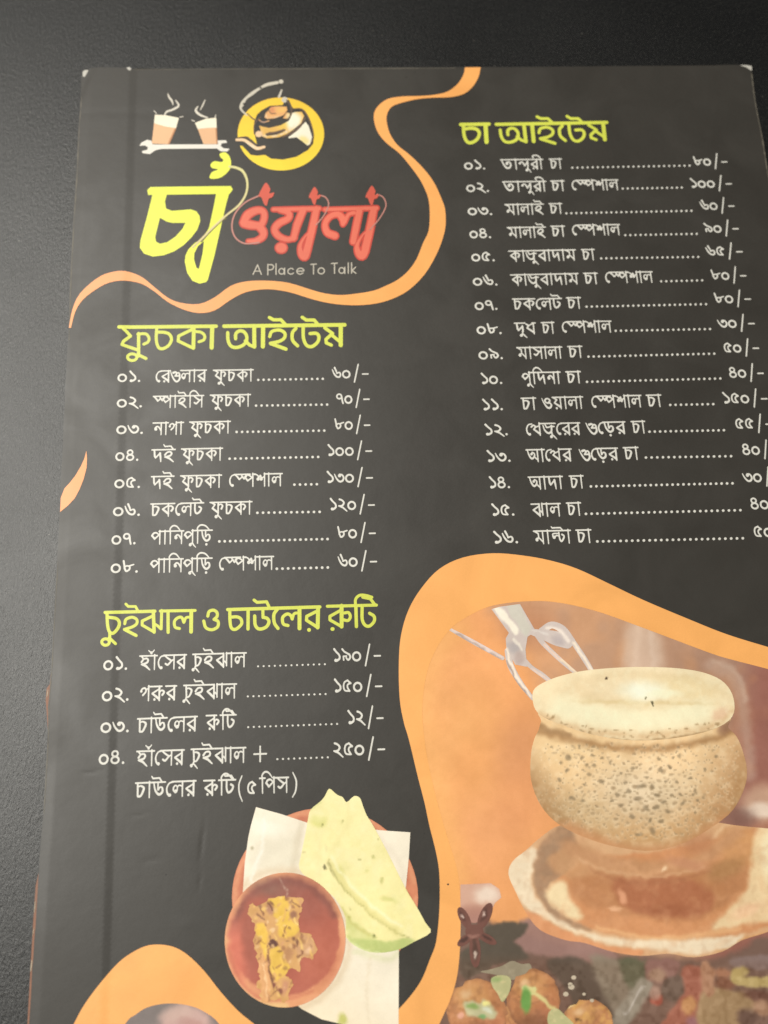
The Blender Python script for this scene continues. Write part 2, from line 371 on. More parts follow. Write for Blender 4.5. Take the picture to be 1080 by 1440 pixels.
RBi = catmull([(1118, 952), (1080, 941), (1030, 928), (1002, 919.7), (946.7, 899), (891, 878), (835.6, 858.6), (779, 846.5), (734, 846), (692.8, 851.7), (665, 863), (636, 882), (614, 912), (600, 948), (594, 1000), (600, 1060), (613, 1120), (627, 1170), (638, 1205), (645, 1235), (647.8, 1276), (647, 1331.7), (642.8, 1373), (634, 1404), (623, 1429), (590, 1500)], n=4).tolist()

# ------------------------------------------------------------------ printed tea photograph
PH = np.array(RBi[0:-2] + [(600, 1500), (1270, 1500), (1150, 960)])
tea_layers = [
    ('p', [(690, 850), (720, 880), (742, 925), (760, 985), (790, 1010), (960, 1010), (1120, 1100), (1150, 900), (800, 820)], (196, 152, 122), .88, 18), ('g', 850, 900, 1060, 960, (170, 130, 110), .85), ('g', 1010, 1000, 1070, 1010, (158, 98, 84), .85),
    ('e', 700, 960, 80, 90, 0, (252, 172, 104), .7, .9), ('e', 650, 1050, 60, 110, 0, (255, 184, 108), .6, .9), ('e', 735, 1050, 40, 60, .3, (222, 150, 98), .7, .9),
    ('e', 680, 1180, 60, 60, 0, (250, 172, 112), .6, .9), ('e', 735, 1130, 50, 60, 0, (240, 160, 104), .6, .9), ('e', 660, 1080, 30, 50, .4, (242, 160, 92), .4, .9), ('n', 40, (255, 176, 110), .25),
    ('e', 745, 880, 50, 34, .3, (200, 138, 98), .8, .8),
    ('p', [(885, 875), (925, 890), (930, 945), (878, 945)], (226, 196, 172), .72, 10), ('l', [(898, 880), (893, 940)], 10, (238, 206, 180), .55, 6), ('l', [(915, 885), (920, 940)], 7, (232, 204, 182), .45, 5),
    ('l', [(1000, 935), (1030, 950), (1043, 985), (1050, 1040), (1055, 1090)], 16, (200, 168, 148), .5, 7), ('l', [(1005, 930), (1035, 945), (1048, 985)], 6, (214, 186, 164), .4, 3),
    ('e', 1078, 1130, 42, 30, 0, (206, 164, 136), .9, .5), ('e', 1076, 1140, 34, 12, 0, (246, 226, 206), .8, .5), ('e', 1040, 1150, 26, 16, 0, (134, 98, 86), .7, .6),
    ('l', [(640, 885), (618, 912), (602, 950), (596, 1000), (602, 1060), (614, 1120), (630, 1176), (642, 1230)], 34, (252, 180, 104), .9, 22),
    # floor of the picture
    ('p', [(640, 1288), (700, 1300), (800, 1330), (1000, 1350), (1090, 1320), (1120, 1500), (600, 1500)], (128, 98, 84), 1, 6),
    ('p', [(745, 1290), (830, 1318), (870, 1345), (840, 1352), (770, 1345), (735, 1335), (725, 1318)], (164, 124, 114), .95, 4),
    ('p', [(690, 1300), (742, 1299), (733, 1318), (724, 1326), (745, 1348), (700, 1356), (672, 1372), (650, 1374), (648, 1340), (676, 1322)], (96, 84, 70), 1, 3),
    ('p', [(770, 1352), (810, 1346), (850, 1372), (878, 1420), (880, 1450), (820, 1440), (800, 1400), (786, 1380)], (92, 80, 68), 1, 4),
    ('p', [(830, 1345), (868, 1350), (880, 1370), (905, 1400), (880, 1440), (850, 1400)], (150, 140, 120), .9, 5),
    ('p', [(870, 1350), (906, 1352), (905, 1392), (888, 1394)], (92, 100, 72), .9, 5),
    ('l', [(906, 1386), (874, 1432), (862, 1448)], 24, (172, 168, 152), .95, 4), ('l', [(904, 1388), (878, 1426)], 3.5, (222, 220, 210), .9, 2),
    ('p', [(910, 1352), (955, 1350), (950, 1374), (930, 1382), (912, 1378)], (158, 112, 104), .9, 4), ('e', 924, 1372, 14, 10, 0, (188, 152, 122), .8, .5), ('e', 923, 1406, 9, 8, 0, (196, 96, 76), 1, .4), ('e', 921, 1396, 7, 10, 0, (206, 166, 148), .8, .5),
    ('p', [(934, 1378), (960, 1372), (962, 1398), (944, 1408), (930, 1398)], (108, 92, 80), .9, 3),
    ('p', [(960, 1362), (990, 1364), (990, 1440), (930, 1446), (944, 1418), (962, 1394)], (184, 106, 84), 1, 3), ('e', 968, 1414, 11, 14, .3, (230, 164, 100), .95, .4), ('e', 974, 1436, 10, 8, 0, (170, 116, 134), .8, .5),
    ('p', [(988, 1390), (1030, 1392), (1060, 1402), (1050, 1445), (984, 1448)], (190, 158, 112), 1, 4), ('p', [(986, 1352), (1004, 1362), (1002, 1400), (988, 1392)], (206, 150, 114), .95, 3),
    ('e', 1020, 1382, 16, 10, 0, (150, 96, 70), .95, .5), ('e', 1016, 1368, 14, 7, 0, (188, 124, 88), .9, .5),
    ('l', [(1035, 1370), (1042, 1380), (1090, 1380)], 15, (226, 204, 128), 1, 2.5), ('e', 1040, 1366, 12, 9, 0, (214, 190, 112), .9, .4), ('p', [(1030, 1346), (1090, 1345), (1090, 1362), (1034, 1360)], (150, 128, 124), .9, 3),
    ('e', 1066, 1400, 22, 9, .2, (118, 76, 62), .95, .5), ('e', 1072, 1418, 16, 12, .4, (206, 160, 126), .95, .4), ('e', 1050, 1432, 16, 14, .2, (104, 78, 70), .9, .5), ('n', 7, (214, 160, 118), .18), ('n', 11, (86, 66, 56), .12),
]
# keep that last noise to the lower strip only
_tea = painter((244, 166, 100), tea_layers[:-2], 4, 3)
def tea_paint(x, y):
    c = _tea(x, y); k = smooth(1345, 1365, y) * smooth(.5, .75, vnoise(x, y, 8, 31)); k2 = smooth(1345, 1365, y) * smooth(.5, .75, vnoise(x, y, 6, 37))
    t = .28 * smooth(1335, 1362, y)[:, None]
    c = c * (1 - t) + np.array([122., 84, 62]) * t
    return c + (k[:, None] * 10 - k2[:, None] * 12)
tea = ink_object('printed_tea_picture', [PH], M_PICT, 1, menu, grid=2.6, paint=tea_paint, label='printed picture of a steaming clay cup of tea with orange backdrop')
ink_object('printed_ribbon', [np.array(RBo + RBi)], M_PICT, 2, menu, grid=7, paint=lambda x, y: np.tile(np.array([252., 180, 102]), (len(x), 1)), label='broad orange ribbon framing the tea picture')

# sugar cube and star anise
ink_object('printed_sugar_cube', [P_([(647.5, 1244), (690, 1242), (702, 1250), (705, 1262), (696, 1270), (686, 1292), (668, 1298), (647.8, 1296)])], M_PICT, 2, tea, grid=3,
           paint=painter((218, 170, 146), [('e', 685, 1258, 20, 14, 0, (244, 222, 202), .9, .7), ('e', 668, 1284, 30, 12, 0, (186, 130, 110), .8, .8), ('e', 655, 1256, 10, 10, 0, (220, 172, 148), .7, .6), ('g', 660, 1270, 660, 1298, (178, 126, 112), .9)], 4, 5))
def petal(cx, cy, rx, ry, rot): return [ellipse(cx, cy, rx, ry, 18, rot)]
an = petal(682, 1288, 20, 8, -1.15) + petal(653, 1291, 17, 7, 1.1) + petal(668, 1337, 24, 8, 1.53) + petal(654, 1322, 13, 6, 2.5) + petal(685, 1320, 15, 6, .5) + [ellipse(667, 1310, 13, 10, 14)]
ink_object('printed_star_anise', an, M_PICT, 3, tea, grid=2,
           paint=painter((122, 78, 66), [('e', 654, 1322, 8, 2.6, 2.5, (84, 54, 46), 1, .4), ('e', 685, 1320, 9, 2.6, .5, (84, 54, 46), 1, .4), ('e', 681, 1286, 12, 3.4, -1.15, (98, 62, 52), 1, .4), ('e', 652, 1288, 10, 3, 1.1, (98, 60, 50), 1, .4), ('e', 668, 1335, 18, 4, 1.53, (92, 62, 50), 1, .4),
                                         ('e', 680, 1285, 5, 1.6, -1.1, (226, 196, 182), .9, .5), ('e', 652, 1288, 4, 1.6, 1, (226, 200, 186), .9, .5), ('e', 668, 1343, 7, 1.8, 1.5, (214, 192, 176), .9, .5), ('e', 666, 1316, 8, 3, 0, (160, 112, 98), .9, .5)], 5, 8), )

# saucer
SA = P_([(715, 1229), (721, 1211), (738, 1197), (762, 1176), (790, 1160), (860, 1150), (960, 1150), (1030, 1160), (1120, 1175), (1150, 1230), (1120, 1290), (1080, 1310), (1043, 1322), (1015, 1338), (975, 1346), (940, 1341), (901, 1344), (860, 1338), (822, 1326), (795, 1322), (760, 1308), (740, 1284), (725, 1254)], True)
sa = [('g', 760, 1200, 720, 1230, (226, 176, 122), .0),
      ('p', [(712, 1229), (721, 1208), (740, 1194), (757, 1196), (748, 1225), (752, 1256), (772, 1282), (815, 1305), (850, 1318), (905, 1322), (960, 1322), (1043, 1315), (1028, 1332), (975, 1342), (935, 1336), (880, 1332), (843, 1325), (782, 1299), (742, 1279), (724, 1254)], (248, 226, 192), 1, 4),
      ('p', [(738, 1280), (780, 1301), (815, 1316), (860, 1332), (905, 1336), (890, 1348), (850, 1342), (800, 1328), (760, 1312)], (234, 158, 106), .95, 2.5),
      ('p', [(1000, 1338), (1028, 1333), (1045, 1318), (1090, 1310), (1100, 1330), (1040, 1336)], (222, 160, 100), .95, 3),
      ('p', [(757, 1196), (775, 1170), (800, 1160), (812, 1200), (800, 1225), (778, 1240), (772, 1262), (790, 1285), (830, 1304), (822, 1308), (780, 1290), (758, 1262), (750, 1228)], (172, 134, 102), .95, 4),
      ('p', [(770, 1262), (778, 1240), (800, 1225), (830, 1205), (900, 1200), (1000, 1180), (1062, 1165), (1100, 1200), (1090, 1290), (1045, 1312), (960, 1318), (900, 1318), (850, 1312), (800, 1290)], (222, 152, 100), 1, 3),
      ('p', [(768, 1262), (780, 1240), (796, 1242), (800, 1262), (812, 1280), (818, 1292), (795, 1288)], (248, 224, 176), .95, 5),
      ('p', [(800, 1240), (830, 1215), (880, 1225), (990, 1215), (1045, 1210), (1050, 1240), (1010, 1280), (960, 1296), (900, 1290), (850, 1278), (815, 1270)], (200, 136, 88), .95, 6),
      ('p', [(862, 1236), (920, 1228), (975, 1238), (1005, 1262), (985, 1288), (930, 1290), (880, 1276)], (184, 112, 74), .95, 7), ('e', 935, 1280, 40, 10, 0, (170, 100, 64), .8, .6),
      ('e', 1040, 1190, 34, 30, .2, (220, 158, 100), .95, .5), ('e', 1020, 1222, 30, 16, -.4, (186, 134, 84), .9, .6),
      ('p', [(1062, 1170), (1100, 1165), (1100, 1280), (1040, 1300), (1000, 1308), (1020, 1282), (1052, 1245)], (248, 218, 168), .95, 5), ('e', 1084, 1200, 14, 40, 0, (255, 240, 196), .9, .6), ('e', 1050, 1280, 24, 10, -.4, (252, 204, 160), .8, .6),
      ('p', [(770, 1210), (800, 1190), (840, 1198), (880, 1210), (930, 1216), (900, 1236), (850, 1226), (800, 1236)], (214, 158, 108), .8, 6),
      ('l', [(800, 1190), (850, 1212), (917, 1222), (985, 1208), (1035, 1170)], 20, (206, 150, 104), .9, 9), ('l', [(815, 1208), (860, 1226), (925, 1232), (990, 1220)], 3, (232, 184, 138), .55, 2.5), ('l', [(830, 1222), (880, 1240), (940, 1240), (1000, 1224)], 4, (172, 108, 70), .45, 3), ('l', [(1000, 1180), (1030, 1150), (1042, 1138)], 4, (240, 196, 148), .8, 2), ('n', 13, (236, 176, 126), .2), ('n', 10, (180, 122, 84), .14), ('e', 876, 1260, 6, 12, -.4, (236, 166, 124), .9, .5), ('e', 866, 1278, 12, 4, 0, (246, 186, 140), .8, .5), ('l', [(880, 1215), (905, 1230), (930, 1222), (950, 1215)], 7, (226, 168, 120), .7, 4), ('e', 934, 1222, 6, 3, -.4, (252, 214, 170), .9, .6),
      ('l', [(840, 1304), (905, 1318), (970, 1316), (1040, 1306)], 5, (246, 190, 132), .7, 3), ('e', 965, 1214, 30, 9, .2, (206, 142, 104), .7, .7), ('e', 980, 1185, 26, 16, -.3, (196, 132, 90), .7, .6)]
saucer = ink_object('printed_saucer', [SA], M_PICT, 2, tea, grid=2.6, paint=painter((226, 176, 128), sa, 7, 11), neg=[np.array(RBo + RBi)])

# tongs
tm = lambda polys: mapped(polys, 620, 840, 4.5)
ink_object('printed_tongs', tm([P_([(320, 75), (370, 60), (500, 42), (545, 120), (600, 215), (548, 250), (535, 330), (545, 440), (470, 425), (415, 330), (410, 260), (430, 225)])]
           + C(0, (60, 203, 18), (200, 280, 28), (390, 385, 26)) + C(0, (425, 340, 44), (440, 430, 40), (505, 545, 34), (580, 640, 24))
           + C(0, (560, 215, 34), (640, 235, 60), (730, 260, 90), (800, 290, 70)) + C(0, (640, 215, 50), (700, 175, 44), (770, 205, 50), (830, 280, 44))
           + C(0, (610, 240, 34), (650, 295, 30), (760, 400, 28), (865, 490, 22)) + C(0, (835, 280, 34), (905, 385, 34), (965, 485, 30)) + C(0, (525, 395, 30), (575, 445, 26), (640, 490, 30), (715, 550, 24))),
           M_PICT, 3, tea, grid=1.8,
           paint=painter((214, 198, 190), [('l', [(700, 855), (726, 888)], 9, (255, 244, 224), 1, 2), ('p', [(712, 852), (728, 850), (746, 880), (740, 895), (728, 880)], (214, 208, 192), .9, 2),
                                           ('l', [(636, 884), (705, 924)], 2.5, (244, 216, 206), .9, 1.5), ('l', [(640, 890), (704, 928)], 2, (176, 146, 132), .7, 1), ('l', [(713, 912), (717, 932), (731, 958), (747, 979)], 4, (255, 238, 218), 1, 1.5), ('l', [(712, 930), (726, 958), (742, 980)], 2, (156, 128, 112), .8, 1.2),
                                           ('l', [(770, 882), (783, 884), (795, 895), (800, 903)], 4.5, (250, 234, 220), .9, 2), ('e', 785, 900, 11, 8, .3, (190, 176, 174), .9, .6), ('l', [(748, 886), (770, 892)], 3, (232, 222, 214), .8, 1.5), ('e', 722, 910, 11, 8, .8, (188, 178, 176), .9, .6), ('l', [(722, 898), (734, 913)], 4.5, (244, 232, 216), .9, 1.5), ('e', 731, 926, 8, 10, 0, (192, 170, 162), .8, .6),
                                           ('l', [(765, 907), (810, 945)], 3, (244, 210, 190), .9, 1.2), ('l', [(788, 928), (810, 945)], 3, (250, 226, 190), .9, 1.2), ('l', [(807, 905), (833, 945)], 3.6, (255, 236, 212), .95, 1.4), ('l', [(749, 941), (775, 960)], 3, (246, 214, 196), .9, 1.2)], 5, 21),
           neg=[np.array(RBo + RBi)])

# cup body with its pores, and the rim
rng = np.random.default_rng(4)
CB = P_([(768, 996), (761, 1014), (757, 1027), (751, 1040), (746.5, 1062), (747, 1098), (760.7, 1133), (787, 1160), (829, 1180), (873, 1192), (917.8, 1196), (962, 1185), (1000.7, 1163), (1030, 1139), (1046.7, 1106.7), (1049.6, 1080), (1042, 1050), (1034, 1034), (1023, 1022), (1019, 1004), (900, 990)], True)
pores = []
cells = []
while len(cells) < 620:
    a, b_ = rng.uniform(758, 1040), rng.uniform(1046, 1182)
    u, v = (a - 898) / 146, (b_ - 1090) / 100
    if u * u * .95 + v * v > 1: continue
    dens = .55 + .45 * math.exp(-((a - 905) / 90) ** 2 - ((b_ - 1118) / 45) ** 2)
    if rng.random() > dens: continue
    r = rng.uniform(1.2, 2.7) * (1 + .5 * math.exp(-((a - 900) / 80) ** 2 - ((b_ - 1120) / 40) ** 2)) * math.sqrt(max(.2, 1 - u * u * .8))
    if any((a - p[0]) ** 2 + ((b_ - p[1]) * 1.25) ** 2 < (r + p[2] + .8) ** 2 for p in cells): continue
    cells.append((a, b_, r))
    if len(cells) > 560: break
for a, b_, r in cells:
    d_e = rng.uniform(.25, .62)
    pores.append(('e', a, b_ + r * .5, r * 1.7, r * 1.25, 0, (252, 234, 200), d_e * .55, .5))
    pores.append(('e', a, b_, r * 1.15 * math.sqrt(max(.15, 1 - ((a - 898) / 152) ** 2)), r * .78, rng.uniform(-.3, .3), (150, 122, 88), d_e, .5))
for (px, py, rx, ry) in [(799, 1064, 5, 6), (818, 1065, 3.5, 4), (789, 1073, 4, 3), (797, 1084, 4, 3), (826, 1075, 4, 3), (846, 1065, 4, 4), (857, 1072, 3, 4), (788, 1097, 4, 4), (827, 1090, 5, 3), (846, 1098, 7, 5), (821, 1104, 4, 3), (873, 1089, 4, 3), (884, 1112, 5, 5), (870, 1117, 5, 4), (874, 1133, 5, 3.5),
                         (901, 1106, 9, 4.5), (915, 1106, 4, 4.5), (898, 1123, 8, 5), (908, 1136, 6, 5), (923, 1134, 5, 5), (938, 1141, 6, 4), (888, 1148, 5, 5), (898, 1173, 7, 3.5), (916, 1167, 5, 8), (929, 1155, 7, 3), (914, 1153, 4, 4), (957, 1118, 5, 3), (943, 1118, 4, 3), (959, 1131, 4, 3.5), (932, 1128, 5, 3), (923, 1118, 4, 3),
                         (926, 1067, 4, 3), (929, 1084, 5, 3.5), (941, 1078, 4, 3), (953, 1100, 3.5, 3), (936, 1099, 4, 2.5), (908, 1092, 5, 2), (888, 1080, 4, 4), (880, 1100, 4, 2.5), (1007, 1063, 4, 4), (990, 1082, 3, 3), (970, 1095, 4, 3), (978, 1112, 3, 3), (806, 1122, 5, 3), (819, 1126, 4, 3), (802, 1121, 3, 2), (956, 1064, 3, 3), (946, 1065, 3, 3), (953, 1052, 2.5, 3), (974, 1116, 3, 3), (980, 1125, 3, 2.5), (977, 1142, 4, 2.5), (862, 1125, 5, 3), (832, 1063, 4, 2.5), (835, 1076, 4, 2), (776, 1051, 3, 3), (785, 1109, 2, 2), (814, 1050, 2.5, 2.5)]:
    pores.append(('e', px, py, rx * .8, ry * .8, rng.uniform(-.4, .4), (134, 116, 90), .62, .55))
for _ in range(60):
    a, b_ = rng.uniform(765, 1035), rng.uniform(1040, 1180); r = rng.uniform(1, 2.4)
    pores.append(('e', a, b_, r * 1.3, r, 0, (160, 136, 104), rng.uniform(.2, .5), .6))
BOT = ('l', [(800, 1172), (860, 1196), (917, 1203), (975, 1190), (1020, 1160)], 26, (206, 150, 104), .95, 12)
body_l = [('g', 900, 1080, 900, 1190, (206, 162, 112), .85), ('e', 905, 1112, 75, 46, 0, (228, 212, 186), .6, .9), ('e', 960, 1066, 90, 34, 0, (250, 214, 166), .55, .8), ('g', 960, 1090, 1048, 1130, (176, 130, 88), .85),
          ('g', 800, 1090, 752, 1130, (168, 128, 86), .85), ('l', [(762, 1120), (790, 1158), (840, 1182), (915, 1196), (985, 1178), (1030, 1138), (1048, 1090)], 26, (186, 144, 98), .6, 16), ('e', 820, 1140, 50, 26, .4, (206, 178, 136), .6, .7), ('e', 800, 1050, 50, 20, 0, (238, 208, 158), .5, .8), ('n', 9, (248, 226, 188), .28), ('n', 16, (204, 174, 132), .22),
          ('l', [(790, 1160), (860, 1192), (917, 1200), (975, 1186), (1030, 1145)], 12, (186, 136, 90), .7, 7), ('l', [(756, 1026), (770, 1032), (830, 1046), (890, 1053), (950, 1050), (1005, 1038), (1035, 1026)], 9, (166, 122, 78), .7, 5), ('e', 1022, 1022, 16, 10, -.5, (146, 106, 84), .8, .6), ('l', [(756, 1018), (770, 1026), (800, 1034)], 8, (160, 122, 82), .7, 3)] + pores + [BOT]
cup = ink_object('printed_clay_cup', [CB], M_PICT, 3, tea, grid=2.0, paint=painter((236, 200, 150), body_l, 8, 13, 1.12))
CR = P_([(749, 985), (752, 968), (775, 955), (806, 946), (835, 941.5), (875, 938.5), (912, 938), (955, 940), (992, 946.7), (1018, 960), (1031, 982), (1029, 1008), (1001, 1026), (947, 1038), (888, 1041), (829, 1032), (778.5, 1015), (756, 1002)], True)
rim_l = [('e', 905, 972, 112, 27, 0.02, (236, 206, 156), .85, .3), ('e', 905, 968, 104, 22, 0.02, (251, 230, 188), .85, .6), ('e', 960, 968, 55, 20, .1, (246, 222, 168), .7, .7), ('l', [(790, 995), (850, 1008), (920, 1011), (985, 1000)], 30, (255, 245, 204), .95, 14), ('e', 905, 988, 95, 3.5, .02, (232, 206, 150), .7, .6), ('e', 905, 972, 34, 15, 0, (255, 254, 228), 1, .8), ('e', 935, 976, 26, 6, 0, (255, 250, 212), .8, .7),
         ('l', [(760, 1004), (800, 1022), (850, 1032), (905, 1035), (960, 1031), (1008, 1018), (1028, 1000)], 9, (226, 186, 136), .8, 6), ('e', 1012, 1004, 14, 9, -.6, (240, 196, 158), .7, .6), ('n', 9, (255, 244, 204), .3),
         ('e', 853.5, 955.5, 2.6, 2.2, 0, (88, 66, 44), 1, .3), ('e', 917.5, 989, 1.8, 4, -.2, (70, 62, 34), 1, .3), ('e', 907, 982, 1.4, 1.2, 0, (110, 100, 60), .9, .3), ('l', [(757, 1006), (790, 1024), (830, 1036), (880, 1042), (940, 1040), (1000, 1028)], 3.5, (160, 120, 74), .7, 2)]
for _ in range(46):
    t = rng.uniform(0, 1); xx = 765 + 255 * t; yy = 1006 + 28 * math.sin(math.pi * (t * .9 + .03)) + rng.uniform(-6, 5)
    rim_l.append(('e', xx, yy, rng.uniform(1.2, 3), rng.uniform(1, 2), 0, (158, 124, 80), .55, .6))
ink_object('printed_cup_rim', [CR], M_PICT, 4, tea, grid=2.0, paint=painter((252, 230, 186), rim_l, 6, 17))

# fried puffs at the foot of the picture
def q5(x, y): return (600 + x / 4.5, 1300 + y / 4.5)
def puff(cx, cy, rx, ry, layers, seed, layer=3):
    pts = ellipse(cx, cy, rx, ry, 30); pts = densify(pts, 3); pts = pts + (vnoise(pts[:, 0], pts[:, 1], 8, seed)[:, None] - .5) * np.array([6., 5.])
    ink_object('printed_puff', [pts], M_PICT, layer, tea, grid=2.2, neg=[np.array(RBo + RBi)],
               paint=painter((200, 132, 84), [('e', cx - rx * .2, cy - ry * .5, rx * .7, ry * .5, 0, (222, 164, 100), .8, .8), ('e', cx + rx * .5, cy + ry * .5, rx * .5, ry * .6, 0, (196, 122, 84), .8, .8), ('l', ellipse(cx, cy, rx, ry, 20).tolist(), 3, (140, 94, 64), .6, 3), ('n', 6, (226, 164, 114), .35), ('n', 9, (150, 98, 62), .4), ('e', cx, cy + ry * .75, rx * .9, ry * .4, 0, (134, 86, 58), .7, .8), ('e', cx - rx * .35, cy - ry * .55, rx * .22, ry * .12, -.4, (246, 206, 158), .7, .8), ('l', [(cx - rx * .6, cy - ry * .1), (cx - rx * .1, cy + ry * .1), (cx + rx * .5, cy - ry * .15)], 1.6, (150, 98, 64), .5, 1.2)] + layers, 11, seed))
puff(671, 1424, 42, 48, [('p', [q5(240, 480), q5(330, 500), q5(360, 470), q5(440, 560), q5(400, 600), q5(260, 570)], (206, 206, 160), .9, 3), ('e', *q5(375, 500), 6, 5, 0, (250, 240, 150), 1, .5), ('e', *q5(290, 520), 9, 4, .2, (142, 172, 90), .9, .5), ('e', *q5(350, 590), 7, 4, 0, (130, 180, 110), .9, .5), ('e', *q5(380, 545), 8, 4, .5, (226, 230, 204), .9, .6), ('e', *q5(215, 575), 5, 4, 0, (240, 176, 150), .9, .5)], 41)
puff(751, 1407, 37, 44, [('p', [q5(600, 395), q5(700, 390), q5(690, 440), q5(640, 440)], (222, 220, 148), .95, 2), ('l', [q5(660, 410), q5(740, 480), q5(830, 560)], 6, (226, 212, 140), .95, 2), ('e', *q5(630, 480), 8, 19, 0, (116, 166, 78), 1, .35)], 43)
puff(827, 1444, 37, 39, [('l', [q5(850, 540), q5(930, 490)], 7, (236, 206, 142), .95, 2), ('e', *q5(960, 600), 4, 3, 0, (120, 84, 50), .9, .5), ('n', 8, (240, 186, 96), .5)], 47)
puff(724, 1436, 16, 38, [], 49, 2.5)
ink_object('printed_sauce', [P_([q5(410, 340), q5(470, 320), q5(530, 340), q5(525, 420), q5(480, 490), q5(450, 440), q5(415, 390)], True), P_([q5(770, 560), q5(820, 530), q5(870, 570), q5(930, 640), q5(780, 640)], True)], M_PICT, 4, tea, grid=2.2,
           paint=painter((196, 192, 136), [('n', 5, (226, 206, 150), .7), ('e', *q5(440, 350), 9, 4, 0, (150, 176, 106), .7, .7)], 8, 51))
ink_object('printed_steam_puff', [P_([q5(480, 260), q5(540, 230), q5(600, 250), q5(655, 250), q5(660, 310), q5(600, 340), q5(520, 350), q5(440, 320), q5(340, 300), q5(400, 285)], True)], M_PICT, 2, tea, grid=2.4,
           paint=painter((158, 144, 118), [('n', 8, (184, 170, 140), .6)], 8, 53))
for (px, py, r) in [(930, 335, 3.6), (915, 395, 4.6), (908, 378, 3.4), (995, 440, 2.6), (880, 440, 4), (1045, 480, 3)]:
    ink_object('printed_crumb', [ellipse(*q5(px, py), r, r * .85, 9)], M_PICT, 4, tea, paint=lambda x, y: np.tile(np.array([206., 190, 166]), (len(x), 1)))

# ------------------------------------------------------------------ lower left ribbon and picture sliver
RCo = catmull([(60, 1530), (103.7, 1440), (121.5, 1408.5), (148, 1374), (172, 1349), (198.5, 1333), (219, 1328.5), (243, 1331.5), (263.7, 1343), (287, 1365.6), (311, 1396), (335, 1422), (357, 1440), (420, 1490)], n=4).tolist()
RCi = catmull([(330, 1480), (308, 1440), (287, 1423), (263.7, 1414), (234, 1411.5), (207, 1417), (189.6, 1427.8), (176, 1440), (140, 1500)], n=4).tolist()
ink_object('printed_ribbon', [np.array(RCo + RCi)], M_PICT, 2, menu, grid=7, paint=lambda x, y: np.tile(np.array([252., 180, 102]), (len(x), 1)), label='orange ribbon hump at the lower left')
ink_object('printed_sliver_picture', [np.array([(150, 1500)] + RCi[::-1][4:] + [(330, 1500)])], M_PICT, 1, menu, grid=3,
           paint=painter((128, 116, 112), [('e', 262, 1445, 40, 32, .2, (206, 166, 156), .95, .3), ('e', 250, 1425, 26, 12, -.2, (214, 180, 166), .8, .6), ('e', 270, 1440, 20, 8, .3, (190, 140, 130), .6, .6)], 5, 61), label='top of a pinkish food picture under the hump')

# ------------------------------------------------------------------ printed meal
plate = ink_object('printed_plate', [ellipse(457, 1262, 131, 126, 60)], M_PICT, 1, menu, grid=4,
                   paint=painter((224, 138, 98), [('l', ellipse(457, 1262, 127, 122, 40).tolist(), 4, (238, 162, 118), .8, 2), ('l', ellipse(457, 1262, 119, 114, 40).tolist(), 5, (196, 104, 76), .7, 3)], 6, 71),
                   label='printed picture of a terracotta plate with napkin, flatbread and curry bowl')
NP = P_([(360, 1135), (396, 1145), (432, 1157), (540, 1168), (577, 1170.5), (575, 1205), (571, 1245), (563, 1300), (561, 1330), (560.5, 1440), (560, 1470), (520, 1450), (452, 1433.5), (424, 1419), (380, 1380), (341, 1262), (344, 1215), (349, 1178), (353, 1160)])
ink_object('printed_napkin', [NP], M_PICT, 3, plate, grid=4, paint=painter((250, 238, 214), [('p', [(362, 1180), (410, 1170), (425, 1215), (360, 1225)], (232, 222, 196), .6, 10), ('e', 375, 1165, 30, 12, .3, (255, 246, 226), .8, .8), ('g', 520, 1340, 440, 1440, (252, 228, 186), .5), ('l', [(424, 1160), (416, 1200), (410, 1232)], 9, (226, 212, 184), .8, 5), ('l', ellipse(401, 1322, 90, 99, 40).tolist(), 8, (226, 200, 164), .7, 6), ('l', [(500, 1338), (545, 1350), (562, 1340)], 8, (226, 224, 178), .7, 5), ('l', [(372, 1150), (366, 1200), (352, 1240)], 3, (255, 250, 236), .8, 2), ('l', [(530, 1180), (560, 1210), (568, 1240)], 10, (238, 224, 200), .7, 6), ('l', [(520, 1350), (516, 1400), (520, 1450)], 3, (236, 218, 186), .6, 2), ('e', 482, 1433, 7, 8, 0, (206, 204, 110), 1, .5), ('e', 355, 1192, 1.8, 1.4, 0, (170, 160, 120), .9, .3)], 4, 73))
BR = catmull([(463, 1109), (457, 1119), (451, 1126.5), (436.7, 1138.7), (433, 1152), (430.6, 1167), (424, 1200), (421, 1222), (440, 1240), (470, 1262), (486, 1291.5), (486.6, 1318), (506, 1334), (530, 1340), (559, 1336), (583, 1324), (605.7, 1311), (598, 1297), (587, 1277), (569, 1246.7), (546.7, 1202), (526, 1163), (516, 1147), (510, 1132), (506, 1122), (497.8, 1119.5), (487.6, 1128), (482, 1121), (477, 1119), (472, 1116)], True, 3)
def c8(x, y): return (400 + x / 4.909, 1100 + y / 4.909)
